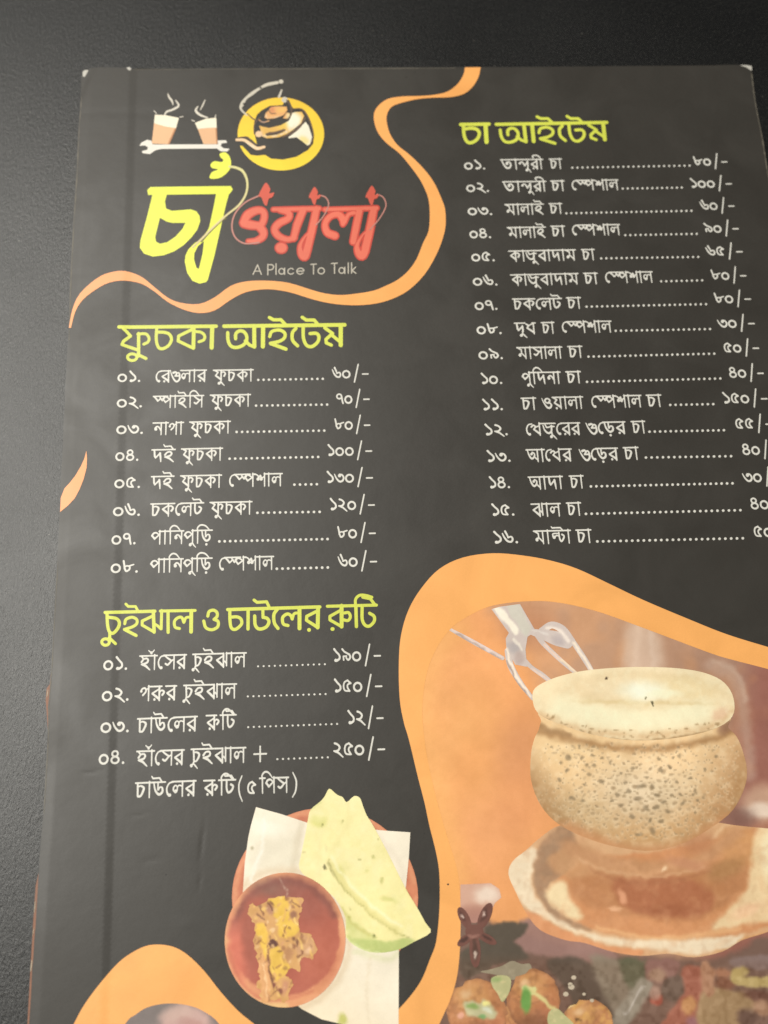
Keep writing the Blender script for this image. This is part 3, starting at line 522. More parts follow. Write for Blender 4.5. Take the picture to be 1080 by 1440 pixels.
br_l = [('g', 500, 1180, 590, 1310, (252, 240, 160), .5), ('p', [c8(425, 1055), c8(540, 1080), c8(700, 1100), c8(860, 1080), c8(900, 1100), c8(780, 1165), c8(640, 1185), c8(520, 1155)], (196, 208, 122), 1, 2.5),
        ('p', [c8(420, 930), c8(500, 980), c8(560, 1030), c8(640, 1070), c8(540, 1080), c8(430, 1050)], (216, 218, 132), .9, 3), ('l', [c8(440, 1090), c8(560, 1165), c8(700, 1185)], 3, (226, 236, 170), .8, 1.5),
        ('l', [c8(305, 540), c8(345, 640), c8(440, 760), c8(590, 910), c8(740, 1020), c8(860, 1075)], 2.2, (176, 170, 96), .9, 1.2), ('l', [c8(310, 560), c8(350, 640)], 4, (168, 160, 100), .8, 2), ('e', *c8(385, 620), 6, 12, -.3, (222, 214, 126), .8, .6),
        ('l', [c8(250, 130), c8(180, 195)], 2, (206, 210, 130), .7, 1.4), ('e', *c8(235, 270), 12, 9, -.3, (226, 222, 124), .8, .5), ('e', *c8(255, 292), 2, 2.2, 0, (130, 130, 60), 1, .3), ('e', *c8(275, 585), 2.6, 2.6, 0, (110, 104, 60), 1, .3),
        ('e', *c8(618, 1060), 2.6, 3, 0, (104, 112, 44), 1, .3), ('e', *c8(398, 273), 1.6, 1.6, 0, (180, 172, 104), 1, .4), ('e', *c8(519, 537), 1.8, 1.8, 0, (176, 168, 100), 1, .4), ('e', *c8(614, 520), 3, 3.4, 0, (200, 196, 120), .9, .5), ('e', *c8(675, 675), 3.4, 4, 0, (204, 200, 120), .9, .5), ('e', *c8(560, 615), 2.6, 3, 0, (222, 214, 136), .9, .5),
        ('e', *c8(720, 810), 14, 4, .2, (222, 218, 132), .8, .6), ('e', *c8(450, 878), 1.4, 1.4, 0, (140, 132, 70), 1, .3), ('e', *c8(440, 940), 3, 2, .8, (150, 150, 60), .9, .4), ('e', *c8(135, 485), 1.8, 1.6, 0, (214, 200, 140), .9, .4), ('e', *c8(635, 400), 1.6, 1.2, 0, (180, 172, 100), .9, .4), ('n', 16, (255, 246, 190), .35), ('n', 9, (236, 230, 150), .25),
        ('l', [c8(335, 560), c8(380, 660), c8(480, 780), c8(620, 920), c8(770, 1035)], 7, (232, 220, 140), .75, 4), ('l', [c8(330, 520), c8(400, 640), c8(520, 780), c8(660, 900), c8(800, 1000)], 3, (255, 250, 206), .7, 2.5), ('l', [c8(440, 150), c8(430, 300), c8(330, 460), c8(300, 540)], 5, (242, 228, 158), .55, 4), ('l', [c8(400, 870), c8(470, 980), c8(580, 1050)], 4, (214, 206, 120), .8, 2.5), ('l', [c8(640, 330), c8(760, 560), c8(900, 830)], 7, (244, 230, 150), .6, 5), ('e', *c8(295, 465), 2.4, 7, 0, (232, 222, 160), .7, .6), ('l', [c8(240, 430), c8(240, 640)], 8, (248, 230, 166), .5, 5)]
bread = ink_object('printed_flatbread', [BR], M_PICT, 4, plate, grid=2.6, paint=painter((252, 240, 172), br_l, 5, 77))
BO = ellipse(401, 1322, 85, 95, 54, 0.06)
bowl = ink_object('printed_bowl', [BO], M_PICT, 5, plate, grid=2.6, paint=painter((240, 164, 114), [
    ('l', [(322, 1300), (318, 1340), (332, 1385), (362, 1410), (400, 1415)], 9, (244, 202, 134), .9, 5), ('l', [(480, 1290), (484, 1340), (462, 1390), (430, 1412)], 8, (246, 172, 128), .8, 5),
    ('e', 401, 1318, 76, 83, .06, (194, 104, 82), 1, .03), ('e', 388, 1250, 40, 16, .1, (146, 104, 88), .9, .8), ('e', 428, 1262, 40, 34, .5, (166, 92, 76), .85, .8), ('l', ellipse(401, 1319, 74, 80, 40, .06).tolist()[20:38], 9, (142, 84, 72), .75, 6), ('e', 380, 1330, 44, 66, 0, (170, 84, 66), .6, .7), ('e', 332, 1340, 14, 50, -.12, (228, 122, 96), .9, .7), ('e', 352, 1310, 12, 60, -.05, (178, 98, 78), .7, .7), ('e', 450, 1350, 30, 40, .3, (202, 110, 84), .8, .8),
    ('l', [(395, 1237), (402, 1252), (407, 1262)], 1.6, (206, 170, 150), .7, .8), ('l', [(322, 1335), (336, 1378), (364, 1402), (400, 1405), (440, 1395)], 4, (206, 112, 84), .6, 3)], 6, 79))
def c7(x, y): return (310 + x / 5.684, 1220 + y / 5.684)
FD = P_([c7(*p) for p in [(220, 345), (255, 280), (300, 310), (375, 265), (440, 235), (530, 232), (575, 240), (660, 235), (640, 330), (615, 440), (640, 520), (700, 530), (745, 590), (765, 660), (735, 735), (640, 720), (625, 840), (570, 800), (520, 860), (575, 900), (560, 990), (515, 1075), (470, 1040), (400, 1070), (340, 1075), (300, 950), (310, 860), (290, 740), (270, 600), (275, 480), (240, 400)]])
FD = densify(catmull(FD, True, 3), 2.0); FD = FD + np.stack([vnoise(FD[:, 0], FD[:, 1], 4, 61) - .5, vnoise(FD[:, 0], FD[:, 1], 4, 62) - .5], -1) * 6
lumps = []
for _ in range(130):
    lx, ly = rng.uniform(350, 442), rng.uniform(1258, 1408)
    cc = [(246, 208, 110), (232, 192, 136), (214, 160, 116), (150, 100, 74), (120, 80, 64), (240, 206, 160)][rng.integers(6)]
    lumps.append(('e', lx, ly, rng.uniform(1.4, 4.5), rng.uniform(1.2, 4), rng.uniform(0, 3), cc, rng.uniform(.35, .75), .45))
for _ in range(46):
    lx, ly = rng.uniform(352, 440), rng.uniform(1262, 1395); a = 1.45 + rng.normal() * .45; ln = rng.uniform(8, 20)
    cc = [(244, 200, 104), (250, 214, 120), (208, 152, 104), (132, 84, 62), (106, 68, 54), (228, 178, 116)][rng.integers(6)]
    lumps.append(('l', [(lx, ly), (lx + ln * .5 * math.cos(a) + rng.uniform(-2, 2), ly + ln * .5 * math.sin(a)), (lx + ln * math.cos(a), ly + ln * math.sin(a))], rng.uniform(1.2, 2.6), cc, rng.uniform(.5, .85), 1.0))
ink_object('printed_curry', [FD], M_PICT, 6, plate, grid=1.8, paint=painter((214, 164, 104), [
    ('p', [c7(380, 260), c7(530, 240), c7(560, 380), c7(620, 480), c7(600, 530), c7(470, 560), c7(450, 420)], (232, 190, 84), 1, 2), ('p', [c7(280, 470), c7(370, 470), c7(370, 620), c7(360, 760), c7(320, 640)], (236, 192, 84), 1, 2),
    ('p', [c7(400, 660), c7(460, 630), c7(540, 760), c7(540, 850), c7(420, 910), c7(400, 800)], (228, 186, 84), 1, 2), ('p', [c7(300, 720), c7(370, 760), c7(400, 1060), c7(340, 1070)], (222, 164, 110), 1, 2), ('l', [c7(330, 760), c7(365, 1050)], 2, (188, 128, 84), .8, 1.2),
    ('p', [c7(385, 600), c7(420, 575), c7(460, 615), c7(400, 640)], (110, 72, 60), 1, 1), ('l', [c7(378, 640), c7(395, 790), c7(405, 900), c7(470, 1010)], 3, (122, 76, 60), .9, 1.5),
    ('e', *c7(680, 630), 15, 17, 0, (208, 160, 116), 1, .4), ('e', *c7(650, 590), 5, 5, 0, (176, 128, 84), .9, .5), ('e', *c7(700, 660), 5, 6, 0, (232, 190, 150), .9, .5), ('e', *c7(400, 330), 6, 9, 0, (186, 136, 110), .9, .5), ('e', *c7(590, 375), 6, 5, 0, (158, 112, 88), .9, .5), ('e', *c7(600, 290), 6, 6, 0, (228, 182, 100), .9, .5),
    ('e', *c7(300, 400), 9, 8, .4, (216, 164, 112), .9, .5), ('e', *c7(540, 700), 8, 12, .6, (188, 138, 96), .9, .5), ('e', *c7(515, 960), 6, 12, .2, (204, 146, 114), .9, .5), ('e', *c7(455, 970), 4, 10, -.6, (140, 84, 72), .9, .5), ] + lumps + [('p', [c7(305, 740), c7(362, 780), c7(392, 1055), c7(345, 1065)], (226, 172, 118), .75, 2), ('l', [c7(345, 780), c7(378, 1040)], 1.6, (244, 204, 156), .8, 1)], 12, 83, 1.15))

# ------------------------------------------------------------------ logo
gm = lambda polys: mapped(polys, 190, 120, 7.714)
def glass(foam, tea_pts, dark, rays, seed):
    g = ink_object('logo_tea_glass', gm([P_(tea_pts)]), M_PICT, 1, menu, paint=lambda x, y: np.tile(np.array([236., 186, 140]), (len(x), 1)))
    ink_object('foam', gm([P_(foam)]), M_PICT, 2, g, paint=lambda x, y: np.tile(np.array([250., 240, 214]), (len(x), 1)))
    ink_object('glass_side', gm([P_(dark)]), M_PICT, 2, g, paint=lambda x, y: np.tile(np.array([196., 138, 94]), (len(x), 1)))
    ink_object('steam', gm(rays), M_PICT, 1, g, paint=lambda x, y: np.tile(np.array([222., 214, 198]), (len(x), 1)))
glass([(215, 318), (330, 325), (475, 355), (445, 466), (330, 448), (205, 412)], [(205, 410), (330, 446), (445, 464), (365, 640), (180, 632)], [(430, 465), (447, 466), (372, 640), (352, 640)],
      C(0, (355, 90, 8), (370, 130, 20), (400, 170, 20), (412, 212, 8)) + C(0, (440, 162, 10), (472, 222, 22), (405, 265, 22), (345, 285, 20), (318, 322, 14)) + L(9, (205, 275), (232, 305)) + L(9, (485, 345), (520, 340)), 1)
glass([(650, 410), (770, 365), (880, 355), (886, 462), (780, 466), (680, 477)], [(680, 475), (780, 465), (886, 460), (893, 640), (742, 640)], [(872, 470), (886, 462), (896, 640), (882, 640)],
      C(0, (682, 230, 10), (658, 275, 24), (705, 322, 24), (785, 352, 14)) + C(0, (760, 160, 8), (735, 215, 14), (708, 268, 8)) + L(9, (615, 378), (645, 392)) + L(9, (876, 325), (868, 352)), 2)
ink_object('logo_spanner', gm([P_([(45, 655), (70, 620), (130, 590), (175, 600), (192, 640), (250, 642), (900, 642), (895, 600), (985, 598), (1000, 625), (940, 632), (928, 660), (960, 685), (1025, 690), (1000, 720), (930, 718), (890, 688), (280, 690), (220, 705), (160, 746), (80, 735), (75, 712), (130, 700), (140, 672), (105, 652)])]), M_PICT, 1, menu,
           paint=lambda x, y: np.tile(np.array([238., 232, 220]), (len(x), 1)))
km = lambda polys: mapped(polys, 320, 100, 7.2)
flat = lambda c: (lambda x, y: np.tile(np.array(c, float), (len(x), 1)))
KN = P_([(60, 700), (95, 672), (180, 668), (240, 690), (300, 745), (285, 690), (268, 600), (268, 520), (300, 440), (350, 395), (430, 352), (560, 345), (575, 300), (620, 290), (660, 375), (740, 385), (800, 430), (850, 540), (875, 650), (868, 735), (815, 800), (700, 868), (560, 898), (440, 888), (380, 850), (300, 858), (235, 850), (190, 800), (150, 760), (90, 750)])
ket = ink_object('logo_kettle_disc', km([ellipse(540, 638, 438, 370, 50)]), M_PICT, 1, menu, neg=km([KN]), grid=4, paint=lambda x, y: np.stack([np.full_like(x, 250), 204 + (y - 140) * .15, np.full_like(x, 58)], -1), label='yellow disc behind the kettle in the logo')
ink_object('kettle_handle', km(C(0, (195, 450, 14), (135, 385, 22), (150, 335, 40), (185, 280, 26), (250, 228, 34), (330, 175, 24), (400, 140, 32), (505, 118, 30)) + [ellipse(542, 108, 24, 22, 10)] + L(0, (548, 195, 16), (522, 262, 26)) + [ellipse(578, 292, 30, 30, 12)]), M_PICT, 2, ket, paint=flat((206, 198, 180)))
ink_object('kettle_handle_grip', km([ellipse(170, 335, 16, 12, 8), ellipse(522, 140, 14, 9, 8), ellipse(335, 172, 13, 9, 8)]), M_CARD, 3, ket)
ink_object('kettle_body', km([P_([(640, 432), (690, 415), (752, 415), (776, 455), (745, 530), (660, 600), (600, 640), (520, 672), (400, 684), (345, 660), (330, 580), (318, 555), (420, 578), (540, 550), (620, 505), (640, 470)])]), M_PICT, 2, ket, neg=km([P_([(385, 650), (420, 620), (500, 615), (560, 590), (585, 595), (560, 620), (500, 645), (400, 658)])]), grid=3,
           paint=painter((238, 186, 90), [('e', 412, 170, 12, 14, .5, (250, 242, 214), 1, .4), ('l', [(372, 192), (395, 189), (412, 178)], 2.4, (246, 224, 190), .9, 1), ('e', 366, 189, 6, 5, 0, (240, 200, 160), 1, .4), ('e', 398, 176, 8, 6, -.5, (246, 206, 84), .8, .6)], 5, 91))
ink_object('kettle_shine', km([P_([(790, 515), (822, 560), (856, 670), (835, 745), (808, 755), (755, 712), (700, 672), (620, 682), (615, 672), (700, 610)])]), M_PICT, 2, ket, grid=3, paint=painter((248, 240, 214), [('e', 427, 198, 9, 7, .7, (246, 222, 130), .8, .6)], 3, 93))
ink_object('kettle_lid', km([P_([(375, 470), (385, 430), (410, 405), (440, 365), (500, 358), (600, 362), (605, 400), (570, 448), (480, 480), (400, 488)])] + C(0, (318, 495, 8), (360, 520, 14), (420, 505, 10)) + [P_([(600, 420), (630, 430), (632, 455), (610, 485), (560, 480)])]), M_PICT, 2, ket, grid=3,
           paint=painter((236, 172, 104), [('e', 382, 155, 5, 5, 0, (222, 142, 92), .9, .5), ('l', [(373, 163), (376, 166), (392, 165)], 2, (240, 210, 170), .9, 1), ('e', 396, 155, 7, 5, 0, (248, 196, 100), .8, .6), ('e', 406, 164, 4, 4, 0, (232, 214, 160), .9, .5), ('e', 371, 171, 6, 3, 0, (170, 140, 126), .9, .6)], 5, 95))
ink_object('kettle_spout', km(C(0, (92, 698, 26), (170, 702, 30), (235, 745, 34), (300, 785, 34), (372, 770, 26)) + [ellipse(316, 640, 34, 32, 12)]), M_PICT, 2, ket, grid=3, paint=painter((244, 204, 158), [('l', [(340, 199), (352, 205), (363, 211)], 1.6, (250, 232, 200), .9, 1)], 3, 97))
ink_object('kettle_line', km(C(0, (335, 470, 12), (300, 500, 14), (270, 560, 12), (272, 640, 12)) + C(0, (600, 300, 14), (640, 360, 16), (645, 440, 14), (600, 500, 10)) + C(0, (785, 478, 20), (735, 560, 22), (655, 625, 24), (560, 672, 14)) + L(0, (395, 640, 20), (480, 628, 24), (575, 600, 22)) + C(0, (200, 430, 10), (250, 480, 14), (285, 500, 12)) + C(0, (640, 390, 8), (740, 385, 14), (800, 440, 14), (850, 560, 14), (868, 680, 12), (825, 765, 10)) + C(0, (130, 672, 8), (200, 672, 12), (240, 710, 14), (300, 748, 12)) + C(0, (420, 400, 8), (440, 430, 9), (490, 432, 7))), M_PICT, 3, ket, paint=flat((104, 84, 68)))

bm = lambda polys: mapped(polys, 185, 210, 6.0)
big = ink_object('logo_lettering', bm([P_([(132, 345), (160, 318), (838, 312), (855, 340), (828, 378), (140, 385)]),
      P_([(178, 370), (302, 370), (282, 440), (292, 500), (340, 520), (420, 514), (500, 508), (548, 525), (575, 565), (580, 610), (555, 680), (510, 740), (440, 810), (360, 862), (270, 895), (180, 905), (105, 880), (70, 830), (75, 770), (130, 570), (165, 430)]),
      P_([(715, 370), (826, 370), (800, 460), (770, 590), (745, 700), (700, 900), (645, 1100), (630, 1122), (575, 1135), (515, 1112), (470, 1045), (450, 950), (455, 900), (480, 845), (530, 795), (580, 765), (640, 690), (655, 660), (690, 500)])]),
      M_PICT, 1, menu, neg=bm([P_([(240, 578), (300, 612), (345, 622), (455, 622), (430, 672), (370, 738), (300, 785), (240, 797), (207, 780), (200, 740), (222, 650)]), P_([(528, 930), (530, 880), (560, 820), (612, 775), (600, 880), (568, 1012), (548, 1000)])]), grid=5,
      paint=flat((238, 244, 84)), label='large lime green first letters of the shop name')
ink_object('lettering_outline', bm(C(0, (590, 780, 14), (660, 700, 16), (755, 610, 14), (800, 585, 8))), M_PICT, 2, big, paint=flat((116, 110, 52)))
ink_object('lettering_tendril', bm(C(0, (515, 830, 14), (590, 760, 17), (690, 660, 17), (800, 560, 17), (905, 475, 18), (965, 380, 18), (977, 280, 18), (945, 195, 22), (890, 160, 22), (825, 148, 18))), M_PICT, 3, big, paint=lambda x, y: np.stack([222 + 0 * x, 212 + (260 - y) * .1, 150 - 0 * x], -1))
ink_object('lettering_flower', bm([P_([(745, 40), (790, 28), (825, 60), (840, 110), (832, 165), (790, 215), (740, 245), (680, 252), (658, 238), (680, 195), (730, 172), (680, 160), (668, 130), (700, 103), (760, 110), (775, 90), (752, 70)], True)]), M_PICT, 2, big, paint=flat((240, 244, 84)))
wm = lambda polys: mapped(polys, 320, 250, 4.5)
def oyala(e):
    return (C(0, (100, 285, 46 + e), (130, 235, 52 + e), (185, 208, 44 + e), (225, 215, 40 + e), (232, 255, 40 + e), (210, 300, 42 + e), (150, 300, 52 + e), (105, 290, 52 + e))
            + C(0, (195, 305, 46 + e), (225, 340, 48 + e), (222, 375, 42 + e), (180, 400, 34 + e), (130, 402, 22 + e))
            + L(0, (290, 202, 26 + e), (580, 196, 30 + e)) + C(0, (330, 205, 34 + e), (385, 222, 40 + e), (385, 258, 40 + e), (325, 290, 44 + e), (298, 330, 42 + e), (325, 372, 40 + e), (380, 392, 34 + e), (425, 380, 34 + e))
            + L(0, (478, 205, 46 + e), (440, 300, 46 + e), (418, 385, 38 + e)) + [ellipse(340, 445, 38 + e / 2, 34 + e / 2, 14)]
            + L(0, (562, 200, 44 + e), (535, 330, 46 + e), (500, 470, 50 + e)) + C(0, (505, 470, 40 + e), (488, 500, 50 + e), (465, 480, 40 + e), (460, 430, 26 + e), (490, 375, 16 + e), (530, 335, 14 + e))
            + L(0, (615, 202, 26 + e), (945, 192, 28 + e)) + C(0, (680, 368, 46 + e), (630, 345, 44 + e), (618, 290, 38 + e), (650, 245, 38 + e), (700, 232, 40 + e), (728, 262, 44 + e), (730, 295, 30 + e))
            + C(0, (738, 285, 30 + e), (765, 235, 26 + e), (800, 222, 30 + e)) + L(0, (835, 205, 44 + e), (812, 320, 44 + e), (795, 405, 42 + e))
            + L(0, (925, 200, 46 + e), (900, 330, 50 + e), (872, 450, 52 + e)) + C(0, (872, 460, 50 + e), (850, 495, 52 + e), (825, 470, 42 + e), (820, 425, 28 + e), (850, 370, 16 + e), (890, 330, 14 + e)))
red = ink_object('logo_lettering', wm(oyala(12)), M_PICT, 1, menu, paint=flat((206, 72, 56)), label='coral red remaining letters of the shop name')
ink_object('lettering_face', wm(oyala(-6)), M_PICT, 2, red, paint=flat((232, 114, 90)))
ink_object('lettering_tendril', wm(C(10, (200, 115), (110, 160), (48, 230), (28, 310), (50, 380), (110, 418), (200, 412))), M_PICT, 3, red, paint=flat((196, 134, 122)))
for t_ in (C(8, (560, 300), (610, 240), (640, 170), (620, 125), (580, 112)), C(8, (900, 330), (960, 260), (1002, 180), (985, 125), (945, 105))): ink_object('lettering_tendril', wm(t_), M_PICT, 3, red, paint=flat((196, 134, 122)))
def flower(cx, cy, s): return [P_([(cx + s * a, cy + s * b) for a, b in [(0, -75), (28, -35), (22, -8), (52, -12), (40, 18), (18, 28), (6, 70), (-12, 60), (-28, 20), (-46, 10), (-36, -20), (-30, -30)]], True)]
for f_ in (flower(243, 108, 1), flower(550, 118, .78), flower(912, 115, .85)): ink_object('lettering_flower', wm(f_), M_PICT, 3.5, red, paint=flat((214, 92, 72)))
tag_s = (L(7, (162, 612), (190, 552), (214, 612)) + L(6, (172, 592), (204, 592)) + L(7, (255, 615), (255, 550)) + C(7, (255, 551), (282, 552), (292, 567), (280, 582), (255, 584)) + L(7, (307, 545), (307, 613))
         + ring_stroke(342, 593, 17, 18, 7) + L(7, (361, 573), (361, 612)) + C(7, (416, 580), (403, 574), (388, 580), (382, 593), (388, 606), (403, 611), (417, 604)) + C(7, (440, 592), (482, 590), (476, 577), (461, 573), (446, 578), (438, 593), (447, 607), (462, 611), (478, 603))
         + L(7, (527, 549), (562, 547)) + L(7, (544, 549), (544, 611)) + ring_stroke(593, 590, 20, 19, 7) + L(7, (657, 543), (695, 541)) + L(7, (677, 543), (677, 606)) + ring_stroke(722, 587, 17, 18, 7) + L(7, (742, 567), (742, 606)) + L(7, (764, 538), (764, 604)) + L(7, (785, 538), (785, 604)) + L(7, (811, 565), (788, 587), (813, 605)))
ink_object('logo_tagline', wm(tag_s), M_PICT, 1, menu, paint=flat((196, 188, 172)), label='small pale line of words under the shop name')

# ------------------------------------------------------------------ headings
def heading(name, parts, label):
    polys = []
    for p, ox, oy, z in parts: polys += mapped(p, ox, oy, z)
    ink_object(name, polys, M_HEAD, 1, menu, label=label)
fuchka = (L(32, (48, 128), (915, 121)) + L(28, (75, 130), (112, 165), (150, 207), (88, 255), (75, 285), (212, 330)) + L(30, (222, 185), (222, 385)) + C(26, (215, 190), (285, 188), (315, 225), (306, 260), (268, 280)) + ring_stroke(165, 396, 42, 30, 26) + L(28, (215, 372), (288, 408))
          + C(28, (385, 130), (380, 240), (400, 308), (440, 320), (490, 292), (516, 240), (500, 195), (460, 176), (395, 172)) + L(34, (716, 125), (712, 315)) + L(28, (700, 150), (580, 208), (576, 252), (700, 312)) + C(26, (725, 168), (780, 175), (812, 205), (805, 242), (762, 260)) + L(38, (880, 125), (875, 312)))
item = (L(30, (58, 108), (1022, 96)) + C(27, (87, 160), (90, 220), (112, 265), (155, 278), (205, 262), (235, 230), (238, 185), (215, 152), (180, 146), (152, 168), (150, 208)) + L(26, (228, 225), (262, 258), (298, 272)) + L(32, (298, 105), (300, 272)) + L(34, (370, 105), (368, 270))
        + L(26, (420, 38), (452, 56), (512, 56), (552, 98)) + C(26, (422, 190), (440, 150), (500, 138), (542, 162), (540, 200), (500, 228), (428, 244)) + L(28, (430, 246), (552, 290))
        + C(27, (632, 125), (604, 160), (606, 220), (645, 264)) + L(26, (682, 36), (714, 58), (778, 58), (812, 98)) + C(27, (690, 110), (692, 200), (716, 258), (758, 270), (802, 238), (816, 195), (796, 165), (745, 166))
        + L(26, (862, 120), (925, 165), (872, 212), (874, 240), (915, 258)) + L(26, (915, 175), (985, 232)) + L(34, (990, 100), (990, 258)))
heading('printed_heading', [(fuchka, 160, 440, 6.353), (item, 305, 440, 5.684)], 'lime heading of the upper left price list')
def warp(polys):   # the same word, smaller and further up the card
    out = []
    for p in polys:
        x = 270 + (p[:, 0] - 55) * .7577 + (p[:, 1] - 108) * .075; y = p[:, 1] * .70 + 16.5 - (p[:, 0] - 55) * .0055
        out.append(np.stack([x, y], -1))
    return out
cha = L(22, (36, 93), (225, 90)) + C(22, (54, 95), (60, 165), (80, 207), (112, 212), (148, 187), (160, 150), (142, 125), (105, 117), (60, 124)) + L(28, (201, 92), (208, 208))
heading('printed_heading', [(cha + warp(item), 640, 155, 4.696)], 'lime heading of the tea price list at upper right')
chui = (L(24, (42, 165), (410, 155)) + C(24, (56, 165), (60, 255), (74, 308), (102, 318), (136, 280), (146, 240), (124, 210), (62, 200)) + L(22, (76, 315), (76, 350)) + ring_stroke(45, 384, 28, 24, 22) + L(22, (72, 352), (118, 396))
        + L(20, (194, 102), (212, 120), (266, 120), (285, 155)) + C(22, (186, 248), (196, 215), (240, 200), (274, 216), (275, 246), (245, 270), (184, 290)) + L(24, (184, 290), (270, 335))
        + L(26, (398, 155), (404, 310)) + L(22, (395, 190), (315, 228), (315, 258), (402, 308)) + L(20, (408, 250), (432, 265), (452, 286)) + L(22, (460, 150), (456, 286))
        + L(22, (450, 154), (708, 150)) + L(24, (507, 155), (508, 312)) + C(22, (592, 284), (560, 273), (555, 230), (582, 203), (610, 203), (624, 238)) + C(20, (626, 238), (642, 203), (682, 200)) + L(28, (680, 152), (678, 308))
        + C(23, (802, 192), (812, 158), (845, 148), (870, 166), (870, 195), (848, 216)) + C(23, (848, 216), (878, 232), (874, 272), (830, 293), (787, 276), (772, 228)))
chaul = (L(22, (48, 128), (656, 110)) + C(21, (62, 130), (63, 200), (72, 248), (100, 258), (138, 225), (136, 192), (110, 176), (66, 178)) + L(22, (183, 125), (182, 256)) + L(20, (222, 65), (242, 80), (305, 76), (322, 112))
         + C(22, (226, 170), (230, 230), (256, 256), (300, 244), (320, 212), (310, 187), (282, 178)) + L(20, (280, 122), (281, 180)) + C(22, (376, 125), (353, 160), (356, 215), (380, 252)) + C(21, (446, 233), (415, 222), (411, 180), (440, 157), (464, 167), (474, 190)) + C(19, (474, 190), (487, 155), (520, 150)) + L(26, (522, 115), (522, 252))
         + L(26, (645, 112), (642, 246)) + L(21, (638, 138), (570, 172), (568, 198), (640, 244)) + [ellipse(585, 262, 13, 13, 10)]
         + L(20, (706, 106), (1030, 98)) + L(26, (800, 102), (800, 240)) + L(20, (795, 132), (723, 172), (723, 196), (800, 240)) + [ellipse(740, 256, 14, 13, 10)] + C(20, (808, 194), (842, 200), (858, 175), (846, 148), (818, 150))
         + L(22, (898, 240), (894, 100)) + C(19, (894, 110), (892, 62), (918, 34), (958, 34), (1000, 46)) + L(20, (940, 46), (990, 56), (1020, 96)) + C(21, (936, 105), (936, 190), (955, 230), (985, 236), (1015, 205), (1014, 172), (985, 152)))
heading('printed_heading', [(chui, 140, 830, 5.268), (chaul, 310, 830, 4.696)], 'lime heading of the lower left price list')

# ------------------------------------------------------------------ lettering of the price lists
G = {}
def glyph(key, adv, *items): G[key] = (adv, items)
def m_(a, b): return ('m', a, b)
def c_(*p): return ('c', p)
def l_(*p): return ('l', p)
def d_(x, y, r): return ('d', x, y, r)
def o_(x, y, a, b, w): return ('o', x, y, a, b, w)
BAb = [l_((12.5, 4, 2.2), (2.5, 9.5, 2.6)), l_((2.5, 9.8, 2.8), (12.8, 17, 3.6)), l_((13.2, 0, 3), (13.4, 19.3, 2.6))]
STEM = lambda x, y0=0: l_((x, y0, 2.5), (x + .2, 19.5, 2.0))
TFLAG = lambda dx=0: l_((dx - 1, -8, 1.8), (dx + 1, -5.2, 2.3), (dx + 10.5, -5.6, 2.3), (dx + 14.5, -.2, 2.4))
EBODY = [c_((3, 8.5, 3.2), (6.5, 4.4, 2.6), (11.5, 3.8, 2.6), (13.5, 6.5, 3), (11, 10, 3), (3, 11.8, 2.4)), l_((3, 11.8, 2.4), (10, 14.2, 3.4), (16.5, 19.8, 2))]
glyph('b', 16.5, m_(0, 16.5), *BAb)
glyph('r', 16.5, m_(0, 16.5), *BAb, d_(6, 18, 1.9))
glyph('ru', 23, m_(0, 17), *BAb, d_(6, 18, 1.9), c_((13, 8.5, 2.2), (17, 5.6, 2.4), (20.6, 8, 3), (18, 12, 3.2)))
glyph('e', 10, c_((12, .4, 2.2), (6, 1.8, 2.2), (2.4, 8, 2.4), (3.2, 14.5, 2.8), (6, 18, 3)), d_(7, 17.4, 2.3))
glyph('gu', 17.5, c_((0, .8, 1.4), (3, 9, 2.4), (7.5, 16.5, 3), (12, 18.8, 3.2), (16, 14.5, 3.2), (15.5, 9.5, 2.8), (10.5, 9.2, 2.6)), c_((5, 3.6, 4), (9, 2.4, 3), (10.5, 5.6, 2.6), (8.4, 9, 3.2)), c_((9, 8.4, 2.4), (12.6, 3.6, 2.4), (15.4, 5.5, 2.8), (16, 11, 3)))
glyph('l', 19, m_(0, 19), STEM(15.6), c_((8.6, 7.2, 1.9), (5.4, 5, 2), (2.6, 7.4, 2.3), (2.4, 11, 2.5), (5.2, 14, 2.8)), d_(6, 12.6, 2.5), c_((8, 11.2, 2), (8.4, 7, 2), (11.2, 5, 2.1), (15.4, 6.4, 1.9)))
glyph('a', 9, m_(0, 9), STEM(4.8, -1.2))
glyph('ph', 25, m_(0, 25), l_((1.5, 0, 2), (8.5, 3.4, 2.6), (4.2, 9, 2.6)), l_((4.2, 9.2, 3), (14, 16, 3.4)), l_((14, 1.5, 2.8), (14, 18.5, 2.6)), c_((14, 5, 2.2), (18, 2.9, 2.4), (21.6, 5.6, 2.8), (19.6, 10, 3.4)))
glyph('phu', 25, *G['ph'][1], l_((14, 18, 2.4), (13, 21, 2.4)), d_(10.6, 22.4, 2.7), c_((10.5, 21, 2.2), (14, 20.6, 2.4), (16.5, 23, 2.4), (20, 26.4, 1.4)))
glyph('c', 16, m_(0, 16), l_((3.3, 0, 2.8), (3.6, 17, 2.8)), c_((3.5, 5, 2.2), (8, 4, 2.4), (12.4, 6.5, 3.2), (11.5, 11, 3.2), (8, 17, 3), (4, 17.6, 2.8)))
glyph('cu', 16, m_(0, 16), l_((3.8, 0, 2.8), (4.6, 16, 2.6), (3, 20, 2.2)), c_((3.8, 5, 2.2), (8, 4, 2.4), (12.4, 6.5, 3.2), (11.5, 11, 3), (8.5, 15.5, 2.6), (5, 16.5, 2.4)), d_(0.6, 21.8, 2.4), c_((1, 20.4, 2), (4.4, 19.8, 2.2), (7, 22.4, 2.2), (10, 25.6, 1.4)))
